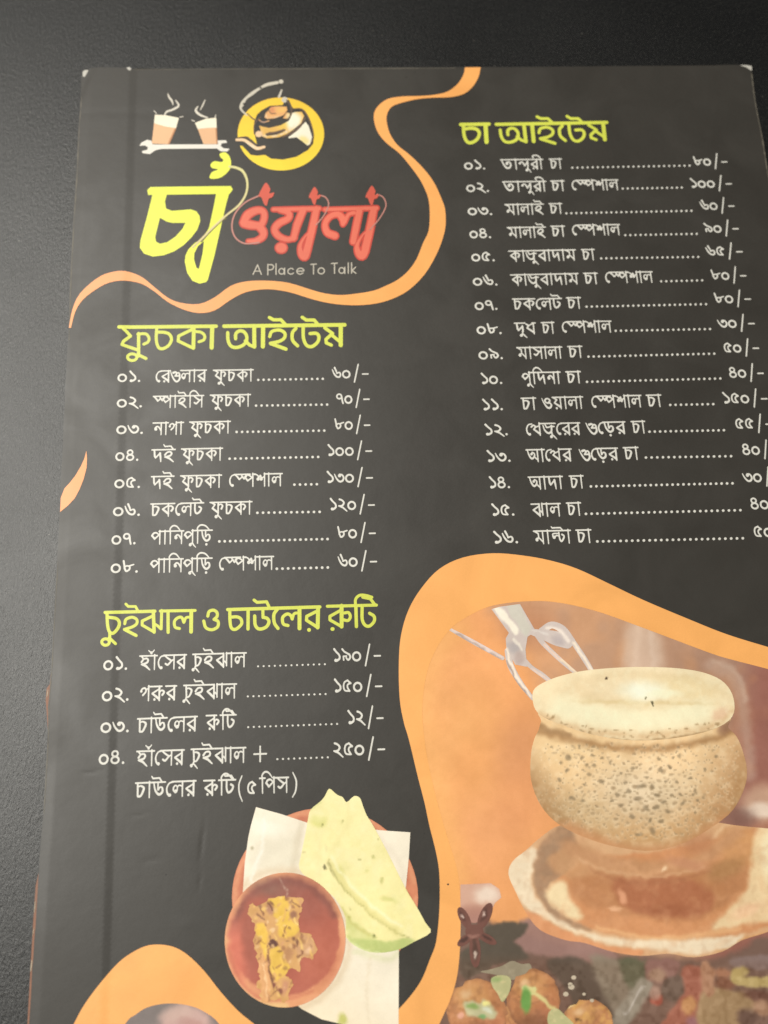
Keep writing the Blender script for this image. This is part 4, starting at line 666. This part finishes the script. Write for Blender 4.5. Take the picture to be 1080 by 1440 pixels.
glyph('k', 22, m_(0, 22), l_((12, 0, 3), (12.4, 19.6, 2)), l_((11, 3.4, 2.3), (3.2, 8.5, 2.7)), l_((3.2, 8.6, 3), (12, 15.6, 3.6)), c_((12, 4.6, 2.3), (16.5, 3.8, 2.5), (19.6, 7.2, 3), (17, 11.4, 3.4)))
glyph('d', 18, m_(0, 18), l_((3.8, 0, 2.8), (4.6, 10, 3.2), (6, 13, 2.6)), l_((6, 13, 2.4), (12.6, 6.2, 2.6)), l_((13, 5.4, 3.4), (14, 13, 2.9), (14.6, 19.5, 1.8)))
glyph('du', 18, m_(0, 18), l_((3.8, 0, 2.8), (4.6, 10, 3.2), (6, 13, 2.6)), l_((6, 13, 2.4), (12.6, 6.2, 2.6)), l_((13, 5.4, 3.4), (13.6, 13, 2.9), (12, 19.5, 2.4)), d_(10, 21.8, 2.6), c_((10, 20.2, 2.2), (13.5, 20, 2.4), (16, 22.5, 2.4), (19.5, 26, 1.4)))
glyph('i_', 19, m_(0, 19), TFLAG(1.5), *EBODY)
glyph('h', 19, m_(0, 19), l_((2, 0, 2), (6, 4, 2.6)), *EBODY)
glyph('p', 18.5, m_(13.5, 18.5), c_((2, 6.5, 3.4), (4.5, 2.8, 2.8), (9, 2, 2.5), (13.6, 5.2, 2.2)), l_((2.2, 6.4, 2.8), (6.4, 11.2, 3.2)), l_((6.4, 11.2, 2.8), (13.2, 5.8, 2.2)), STEM(14.8, -1.2))
glyph('pu', 18.5, *G['p'][1], d_(11.4, 21.6, 2.6), c_((11, 20.2, 2), (14.8, 19.4, 2.4), (17, 22.2, 2.2), (20.4, 25.6, 1.4)))
glyph('sp', 36, m_(0, 27), l_((1, .5, 1.8), (5, 3.4, 3), (8.4, 7.6, 3)), l_((8.6, 8, 2.4), (14, 3.4, 2.4)), l_((12.6, 2, 2.6), (16.4, 6.8, 2.8)), l_((16.6, 7.6, 2), (20.6, 3.6, 2.2)), c_((18, 4, 2.6), (20.5, 1.8, 2.4), (25, 1.6, 2.6), (30.5, 5.2, 2.2)), l_((18.4, 5, 2.6), (22.8, 10, 3)), l_((22.8, 10.4, 2.6), (30.4, 5.4, 2.2)), STEM(31.6, -1.2), m_(31, 36))
glyph('i', 9, m_(0, 9), STEM(4.6), c_((4.6, 1, 2.4), (4.2, -4, 2.4), (9, -8.2, 2.6), (15, -7, 2.4), (21, -.5, 1.6)))
glyph('iw', 9, m_(0, 9), STEM(4.6), c_((4.6, 1, 2.4), (4.2, -4, 2.4), (9, -8.2, 2.6), (17, -7, 2.4), (24, -.5, 1.6)))
glyph('ii', 9, m_(0, 9), STEM(4.6), c_((4.8, .5, 2.2), (3.4, -4.5, 2.2), (-2, -8, 2.6), (-9, -7.6, 2.6), (-10.5, -5, 2.4), (-8.6, -3, 2)))
glyph('s', 20.5, m_(0, 20.5), l_((2, .5, 2), (7, 4, 2.7), (13.4, 8, 2.8)), c_((3.6, 11.8, 2.8), (7.5, 13.4, 3), (13, 8.2, 2.4), (17, 6, 1.8)), STEM(17.2))
glyph('sh', 18, m_(15, 18), c_((-2, .6, 1.8), (2, .9, 2), (5, 3.4, 2.4)), d_(4.6, 8, 2.8), d_(10, 8, 2.8), l_((4.6, 6.6, 3), (8.6, 2.4, 3), (10.6, 7.4, 3)), l_((11, 7, 2.4), (14.6, 4.4, 2)), STEM(15.6, -1.2))
glyph('n', 17.5, m_(0, 17.5), d_(5, 10.2, 2.7), c_((3.6, 8.6, 2.4), (7, 5.9, 2.6), (10.6, 7.6, 2.6), (14, 13, 2.4)), STEM(14.2))
glyph('g', 17, m_(13.2, 17), d_(2.4, 6.2, 1.9), c_((1.8, 5.6, 2.4), (4.4, 2.4, 2.4), (8, 2, 2.6), (9.8, 4.8, 2.6), (8.6, 8, 2.5), (5, 11.6, 2.8)), l_((9.6, 4.6, 2), (13.4, 2, 1.8)), STEM(13.6, -1.2))
glyph('t', 24, m_(0, 24), c_((1.5, .8, 2), (5, 9.5, 3), (10, 16.4, 3.4), (16.4, 15.6, 3.4), (19, 9.4, 3), (15.4, 4.4, 2.6), (10.6, 6, 2.8)), d_(11.4, 8.2, 2.7))
glyph('ndu', 24, m_(0, 24), d_(4, 7.6, 2.4), c_((4.4, 6.6, 2.4), (8.4, 4.6, 2.4), (12, 9.6, 2.8), (13.4, 12.6, 2.8)), l_((13.2, 12.8, 2.2), (18.4, 5.4, 2.6)), l_((19.2, 3.6, 3.2), (19.6, 12, 2.8), (18.2, 19, 2.4)), d_(16.4, 21.4, 2.6), c_((16, 19.8, 2.2), (19.5, 19.4, 2.4), (22, 22.2, 2.2), (24.5, 26, 1.3)))
glyph('m', 20, m_(0, 20), l_((1, .4, 2), (8, 3.6, 2.5), (8.4, 10.6, 2.2)), d_(4.8, 13.2, 2.8), l_((5, 11, 2.2), (9, 10.6, 2.2), (15.4, 16.6, 2.6)), STEM(15.8))
glyph('y', 18, m_(0, 18), l_((1.5, .5, 2), (7.8, 4, 2.7), (3.2, 9.2, 2.4)), l_((3.2, 9.4, 2.8), (14, 16.6, 3.6)), STEM(14.2), d_(6.4, 18.4, 1.9))
glyph('ju', 23, m_(0, 23), c_((1.5, 2.8, 1.8), (3.8, 11, 2.6), (9.5, 16, 3.2), (15, 13.4, 3.2), (16.2, 6, 2.8)), l_((4.6, .4, 2), (7.4, 6.6, 2.6), (12, 6.2, 2.2), (16.4, 3.8, 2.6)), l_((16.2, 5, 2.8), (20.8, 5.2, 2.2)), l_((15.2, 14, 2.8), (16.6, 20, 2.4)), d_(14.4, 22, 2.6), c_((14, 20.4, 2.2), (17.4, 20, 2.4), (20, 22.4, 2.3), (23.4, 26.2, 1.3)))
glyph('T', 17, m_(0, 17), TFLAG(0), c_((3.4, 0, 2.8), (3.5, 11, 2.8), (6, 16.4, 3), (10.6, 14.4, 3.2), (13.6, 8.8, 2.9), (10, 6, 3)))
glyph('dh', 17.5, m_(12, 17.5), l_((1.8, 1.8, 2.6), (6, 4.6, 2.8), (3, 8.6, 2.4)), l_((3, 8.8, 2.8), (14, 16.6, 3.4)), l_((5.6, 4.8, 2), (13.4, .8, 2)), STEM(14))
glyph('kh', 20, m_(15, 20), c_((.8, 5.4, 2.8), (4.4, 2.6, 2.8), (8, 5, 2.6), (5, 9, 2.4)), l_((4.8, 9.2, 2.8), (15, 17, 3.4)), l_((8, 6, 2.2), (14.8, 3.4, 1.8)), STEM(15, -1.2))
RRb = [c_((2.4, .6, 2), (4.6, 10, 2.8), (10, 16, 3.4), (15.2, 13, 3.2), (15, 7.6, 2.7), (11.6, 6.6, 2.2), (9.4, 9.8, 2.2)), l_((8.6, 0, 2.4), (8.6, 9.8, 2.2))]
glyph('R', 19.5, m_(0, 19.5), *RRb, d_(10.4, 21.6, 2))
glyph('u_', 19.5, m_(0, 19.5), *RRb, TFLAG(0))
glyph('A', 22, m_(0, 22), c_((2, .8, 1.8), (4.4, 9, 2.8), (8.4, 14.4, 3.2), (12.8, 11.6, 2.8), (13.6, 6.6, 2.4), (10, 4.2, 2.4)), d_(8.6, 7, 2.2), l_((12.6, 11, 2.4), (18.4, 16.6, 2.4)), STEM(18.8))
glyph('jh', 21, m_(0, 13), l_((12.6, 3.6, 2.3), (3, 9, 2.6)), l_((3, 9.2, 3), (13, 17.6, 3.6)), l_((13.2, 0, 3), (13.4, 19.4, 2.4)), l_((13.4, 12.6, 2), (15.4, 10.8, 2), (18, 14.6, 2)), l_((18, -1, 2.4), (18.2, 17.4, 2.2)), m_(17.5, 21))
glyph('lT', 28, m_(0, 28), l_((3.4, -6.2, 1.8), (5, -4.4, 2.3), (19.4, -4.6, 2.3), (23.4, -.2, 2.4)), d_(7, 10, 2.8), c_((5, 9, 2.4), (5, 5, 2.3), (10, 4.2, 2.2), (15.6, 4.4, 2)), l_((9, 9, 2.2), (12, 7, 2), (15.6, 8.6, 1.8)), c_((16, 3, 2.6), (16.6, 12, 2.8), (19.2, 16.4, 3), (23, 13, 3), (24.8, 8.4, 2.8), (21.4, 6, 2.8)))
glyph('o', 19, c_((0, 1.6, 1.4), (2.8, 8.6, 2.2), (8, 16.4, 3.2), (12.8, 17.6, 3.2), (16.2, 13.6, 3), (14, 9.6, 2.5), (9.4, 9.6, 2.4)), c_((10, 9.4, 2.4), (14.2, 5.6, 2.8), (11.4, 2.2, 2.4), (7, 2.6, 2.8), (5, 6, 3), (7.6, 8.8, 2.6)))
glyph('~', 0, d_(-9.5, -4, 2.1), c_((-14, -7.5, 1.6), (-11.5, -5.5, 1.8), (-7.5, -5.5, 1.8), (-5, -8, 1.6)))
glyph(' ', 10)
glyph('0', 16.5, o_(7.8, 13, 5.9, 5.8, 3))
glyph('1', 14, c_((3.2, 1.8, 3.2), (6.6, 6, 2.8), (11, 10.6, 2.8), (11.2, 15.4, 3), (7, 18.2, 3.4)), d_(5.2, 17.8, 2.4))
glyph('2', 16, c_((3.8, 3, 3), (8, 4.6, 2.7), (11, 8.6, 2.9), (8, 12.8, 2.8), (2.5, 13.4, 2.2)), l_((2.5, 13.2, 2.4), (9, 15.8, 2.8), (15.5, 21.6, 1.9)))
glyph('3', 17, c_((.5, 6, 1.6), (3, 12, 2.4), (8, 17.6, 3), (13, 16.8, 3.1), (15.3, 12, 2.9), (12.8, 7.4, 2.7), (8.6, 6.6, 2.7)), d_(8.6, 8.6, 2.7))
glyph('4', 16, o_(7.3, 6.2, 4.1, 3.6, 2.6), o_(7.7, 14.4, 5.3, 4.3, 2.8))
glyph('5', 16.5, c_((9, 3.4, 2.5), (4, 6, 2.5), (2.4, 12, 2.5), (4.5, 17.4, 2.4), (11.4, 18.4, 2.3)), l_((8.6, 3.4, 2.4), (13.6, 7.6, 2.9)), c_((13.6, 7.6, 2.4), (9.4, 9, 2.4), (8.4, 13, 2.5), (11.6, 18.3, 2.6)))
glyph('6', 16.5, c_((.5, 4.6, 1.7), (3, 11, 2.5), (7, 16.4, 3), (12, 17.6, 2.9), (14.4, 13.8, 2.7), (12.6, 9.8, 2.4), (8, 11.2, 2.4)), l_((4.6, 1.4, 3), (6.6, 6, 2.6), (8.4, 11.2, 2.2)))
glyph('7', 15, o_(6.4, 7.6, 4.3, 3.9, 2.7), l_((10.8, 7.5, 2.7), (11.8, 15, 2.9), (13, 19.4, 2.7)))
glyph('8', 18, l_((2, 2, 2.8), (3.4, 8.6, 2.8), (4, 14, 2.8)), c_((4, 13, 2.6), (6.4, 17.6, 2.8), (10.8, 15, 2.8), (11, 10.8, 2.5), (7, 9.6, 2.3), (4.4, 11, 2.2)), l_((9.6, 10, 2.4), (16.8, 7.8, 2.2)))
glyph('9', 16.5, l_((2, 2.2, 2.8), (5, 5.8, 2.6), (13, 10, 2.9)), c_((13, 10, 2.9), (14.4, 14, 2.9), (11, 17.6, 2.8), (8, 14.6, 2.3), (8, 12.6, 1.8)), l_((3.8, 17.6, 2.4), (3.4, 12.4, 2.4), (8.6, 12, 2)))
glyph('.', 7, d_(3.4, 18.4, 1.9))
glyph('/', 18, l_((5, 26.4, 2.4), (12.4, -3.6, 2.4)))
glyph('-', 12, l_((1.4, 13, 2.4), (10.8, 13, 2.4)))
glyph('+', 20, l_((0, 11, 2.4), (20, 11, 2.4)), l_((10, 1, 2.6), (10, 21, 2.6)))
glyph('(', 8, c_((7, -6, 2), (2, 3, 2.6), (1.4, 10, 2.8), (3, 18, 2.6), (8, 27, 1.8)))
glyph(')', 8, c_((1, -6, 1.8), (6, 3, 2.6), (6.8, 10, 2.8), (5, 19, 2.6), (0, 26, 1.8)))
def layout(keys):
    """stroke outlines of a word in units of 1/20 of the letter height"""
    x = 0.0; polys = []; run = None
    for k in keys:
        adv, items = G[k]
        for it in items:
            t = it[0]
            if t == 'm':
                if run and abs(x + it[1] - run[1]) < 1.5: run[1] = x + it[2]
                else:
                    if run: polys.append(band([(run[0], 0, 2.3), (run[1], 0, 2.3)]))
                    run = [x + it[1], x + it[2]]
            elif t == 'c': polys.append(band(catmull([(x + p[0], p[1], p[2]) for p in it[1]], n=4)))
            elif t == 'l': polys += L(0, *[(x + p[0], p[1], p[2]) for p in it[1]])
            elif t == 'd': polys.append(ellipse(x + it[1], it[2], it[3], it[3], 10))
            elif t == 'o': polys += ring_stroke(x + it[1], it[2], it[3], it[4], it[5], 17)
        x += adv
    if run: polys.append(band([(run[0], 0, 2.3), (run[1], 0, 2.3)]))
    return polys, x
def hpx(y): return 14.0 * ((y + 3400) / 3630.0) ** 2
def place(keys, x0, x1, y0, y1=None, ring=False):
    """word from x0 to x1 with its head line (or, for figures, the middle of the nought) at y0..y1"""
    polys, adv = layout(keys); u = hpx(y0) / 20.0
    if ring: y0 = y0 - 13 * u; y1 = None if y1 is None else y1 - 13 * u
    if x1 is None: x1 = x0 + adv * u
    if y1 is None: y1 = y0 - (x1 - x0) * (.012 + .00003 * max(0, y0 - 400))
    x0, x1 = x0 + 1.0 * u, x1 - 1.1 * u
    lean = (x0 + x1) / 2; lean = (lean - 370) / (y0 + 3400)
    out = []
    for p in polys:
        t = p[:, 0] / adv
        out.append(np.stack([x0 + t * (x1 - x0) + p[:, 1] * u * lean, y0 + t * (y1 - y0) + p[:, 1] * u], -1))
    return out
def dots(x0, x1, y0, y1, n, r=1.75):
    rr = r * hpx(y0) / 16.0
    return [ellipse(x0 + (x1 - x0) * i / (n - 1), y0 + (y1 - y0) * i / (n - 1), rr, rr * .95, 8) for i in range(n)]
def menu_line(num, words, dd, price, label=None):
    """num = (keys, x0, x1, y); words = [(keys, x0, x1, y)]; dd = (x0, x1, y0, y1, n[, r]); price = (keys, x0, x1, y)"""
    polys = []
    for w in words: polys += place(*w)
    o = ink_object('menu_line', polys, M_TEXT, 1, menu)
    if num: ink_object('line_number', place(list(num[0]), *num[1:], ring=True), M_TEXT, 1, o)
    if dd: ink_object('dotted_leader', dots(*dd), M_TEXT, 1, o)
    if price: ink_object('price', place(list(price[0]), *price[1:], ring=True), M_TEXT, 1, o)
    return o
W = lambda s: s.split()
PHUCHKA = W('phu c k a'); SPECIAL = W('e sp sh a l'); CHA = W('c a')
menu_line(('01.', 164.7, 200.4, 531.8), [(W('e r gu l a r'), 217.5, 291.4, 521.9), (PHUCHKA, 299.4, 357, 521)], (363.2, 453.9, 534.4, 532.8, 13), ('60/-', 466, 519, 526.7))
menu_line(('02.', 163.8, 202.9, 567.5), [(W('sp a i_ i s'), 214.9, 287.4, 557.6), (PHUCHKA, 295, 353.2, 556)], (360.2, 460, 570.6, 569, 14), ('70/-', 471, 520.5, 562.2))
menu_line(('03.', 163, 204.3, 604.8), [(W('n a g a'), 214.5, 259.2, 595), (PHUCHKA, 266, 325, 593.8)], (332.8, 456, 607.6, 605.6, 17), ('80/-', 468.8, 521.5, 598.8))
menu_line(('04.', 161.7, 197.8, 642.5), [(W('d i_'), 213, 247.4, 632.8), (PHUCHKA, 254.5, 314, 631.6)], (323, 447.4, 645.2, 642.6, 17), ('100/-', 458.3, 524, 635.5))
menu_line(('05.', 160.3, 200.2, 680.7), [(W('d i_'), 212.2, 245.7, 670.4), (PHUCHKA, 253.2, 312.6, 669.4), (SPECIAL, 320.5, 397.9, 667.6)], (414, 445.6, 681.6, 681, 5), ('130/-', 457, 525.2, 673.3))
menu_line(('06.', 158.2, 200.2, 719.8), [(W('c k e l T'), 211.3, 287.4, 708.8), (PHUCHKA, 294.6, 355.3, 706.8)], (362, 449.5, 721.2, 719.8, 12), ('120/-', 461.3, 528, 711.5))
menu_line(('07.', 156.2, 194, 759.6), [(W('p a i n pu iw R'), 211.3, 299.6, 747.6)], (308.5, 460.6, 761.4, 758, 21), ('80/-', 472.7, 529.2, 751.1))
menu_line(('08.', 155, 197.2, 799.5), [(W('p a i n pu iw R'), 209.9, 299.3, 787), (SPECIAL, 306.3, 385.7, 784.4)], (389.3, 461, 799.8, 798, 10), ('60/-', 474, 531, 791))
menu_line(('01.', 144.5, 182.2, 935.8), [(W('h a ~ e s r'), 195.6, 263.3, 922.6), (W('cu i_ jh a l'), 270.3, 347.3, 920.2)], (362.9, 456.8, 937, 934, 13, 1.15), ('190/-', 466, 536.5, 924))
menu_line(('02.', 142.4, 184.3, 979.2), [(W('g ru r'), 195.6, 249.3, 966), (W('cu i_ jh a l'), 257.4, 333.7, 964)], (348.5, 457.8, 979.3, 976, 15, 1.15), ('150/-', 467, 538.5, 967))
menu_line(('03.', 140.4, 184.7, 1023.6), [(W('c a u_ e l r'), 192.4, 278.4, 1011, 1007.6), (W('ru i T'), 289, 333, 1006.4)], (349, 474, 1022.5, 1018, 17, 1.15), ('12/-', 486, 540.2, 1011.4))
menu_line(('04.', 137.9, 178.3, 1068), [(W('h a ~ e s r'), 191.2, 260, 1056.8), (W('cu i_ jh a l'), 267.7, 346.6, 1053.8), (['+'], 356, 375.7, 1049)], (390, 461, 1067.6, 1065, 10, 1.15), ('250/-', 466, 542.5, 1056))
menu_line(None, [(W('c a u_ e l r'), 189.4, 276.6, 1101.4, 1098), (W('ru i T'), 285.4, 332.3, 1098), (['('], 333.8, 342, 1098), (['5'], 345.5, 362.8, 1096), (W('i p s'), 363.9, 406.8, 1094.6), ([')'], 410, 418.8, 1093)], None, None)
R16 = [
    (('01.', 650.8, 683.6, 233.3), [(W('t a ndu r ii'), 703.5, 763.9, 224.4), (CHA, 771.8, 790.3, 223.4)], (805, 970, 235.4, 232.4, 24), ('80/-', 973.2, 1022.4, 227.8)),
    (('02.', 653.8, 689, 264.8), [(W('t a ndu r ii'), 706.3, 768.4, 255.4), (CHA, 774, 794, 254.2), (SPECIAL, 801.8, 869.8, 253.4)], (876, 959, 264.8, 263.4, 13), ('100/-', 968, 1028.7, 258.9)),
    (('03.', 655.8, 693.5, 297.3), [(W('m a l a i_'), 709.4, 765, 287.4), (CHA, 771.4, 790.8, 286.2)], (796.6, 972.5, 299.6, 296.1, 26), ('60/-', 982.6, 1032.4, 290)),
    (('04.', 658.3, 691.7, 329.7), [(W('m a l a i_'), 712.8, 767.8, 319.8), (CHA, 774, 794.6, 318), (SPECIAL, 802.3, 872, 316.4)], (879.5, 980, 330.4, 328.5, 15), ('90/-', 987.8, 1038.4, 322)),
    (('05.', 660.8, 697, 362.2), [(W('k a ju b a d a m'), 714.6, 810, 353, 351), (CHA, 816.9, 836.4, 350.8)], (845.6, 982, 363, 361, 20), ('65/-', 990.8, 1044, 354.4)),
    (('06.', 662.9, 701, 396.2), [(W('k a ju b a d a m'), 717.2, 813.8, 386.5, 384.4), (CHA, 820, 840.6, 384.2), (SPECIAL, 848.7, 918, 382.8)], (930, 987.6, 395.4, 394, 9), ('80/-', 997.8, 1049, 388.2)),
    (('07.', 665.5, 700.9, 430.4), [(W('c k e l T'), 720, 790.4, 420.4), (CHA, 796, 817, 418.6)], (825, 993, 431, 427.5, 24), ('80/-', 1002.2, 1055.4, 421)),
    (('08.', 668.2, 706.8, 464.4), [(W('du dh'), 722.6, 753.5, 454.4), (CHA, 760.5, 779.9, 453.5), (SPECIAL, 787.8, 860, 452.4)], (866, 998.6, 465, 462.5, 19), ('30/-', 1007, 1060.8, 455.6)),
    (('09.', 670.8, 708.5, 499.7), [(W('m a s a l a'), 726, 790.7, 488.8), (CHA, 797.7, 819, 487.2)], (827.6, 1004.5, 501.4, 497.2, 25), ('50/-', 1014.7, 1066.8, 490.3)),
    (('10.', 673.6, 707.5, 534.4), [(W('pu i d n a'), 732, 788.4, 524), (CHA, 795, 817, 522.8)], (825.6, 1013, 536.8, 532.2, 26), ('40/-', 1022, 1073.2, 525.7)),
    (('11.', 675.6, 708.4, 571.2), [(CHA, 732, 754, 560), (W('o y a l a'), 761, 820, 559), (SPECIAL, 829, 902, 557.2), (CHA, 908, 930, 555.8)], (942.6, 1003, 569.4, 568.2, 9), ('150/-', 1013, 1078.6, 561.8)),
    (('12.', 678.6, 715.5, 606.5), [(W('e kh ju e r r'), 737.2, 816, 596), (W('gu e R r'), 823, 879.6, 594.2), (CHA, 886.7, 907.5, 592.8)], (913.4, 1018, 607, 605, 15), ('55/-', 1030.7, 1085, 597.4)),
    (('13.', 681.6, 719.5, 643.8), [(W('A a e kh r'), 739, 804, 632.6), (W('gu e R r'), 813.4, 869, 631.2), (CHA, 875.6, 898, 629.6)], (908.4, 1028, 643.4, 641.5, 16), ('40/-', 1040.3, 1093, 634)),
    (('14.', 684.9, 718.4, 680.8), [(W('A a d a'), 742, 791.7, 671), (CHA, 799.5, 820.8, 669.5)], (831, 1030, 684, 679.7, 27), ('30/-', 1041.7, 1096, 672.4)),
    (('15.', 688.2, 724.7, 719.3), [(W('jh a l'), 746, 788.6, 709), (CHA, 795.6, 817.3, 707.5)], (824, 1041, 722.6, 717.5, 28), ('40/-', 1051.6, 1106, 710.3)),
    (('16.', 690.8, 730, 758.2), [(W('m a lT a'), 749.3, 803, 747), (CHA, 809, 831.7, 745.6)], (840, 1044.4, 761.4, 757, 26), ('50/-', 1056.2, 1112, 749.4)),
]
for r_ in R16: menu_line(*r_)
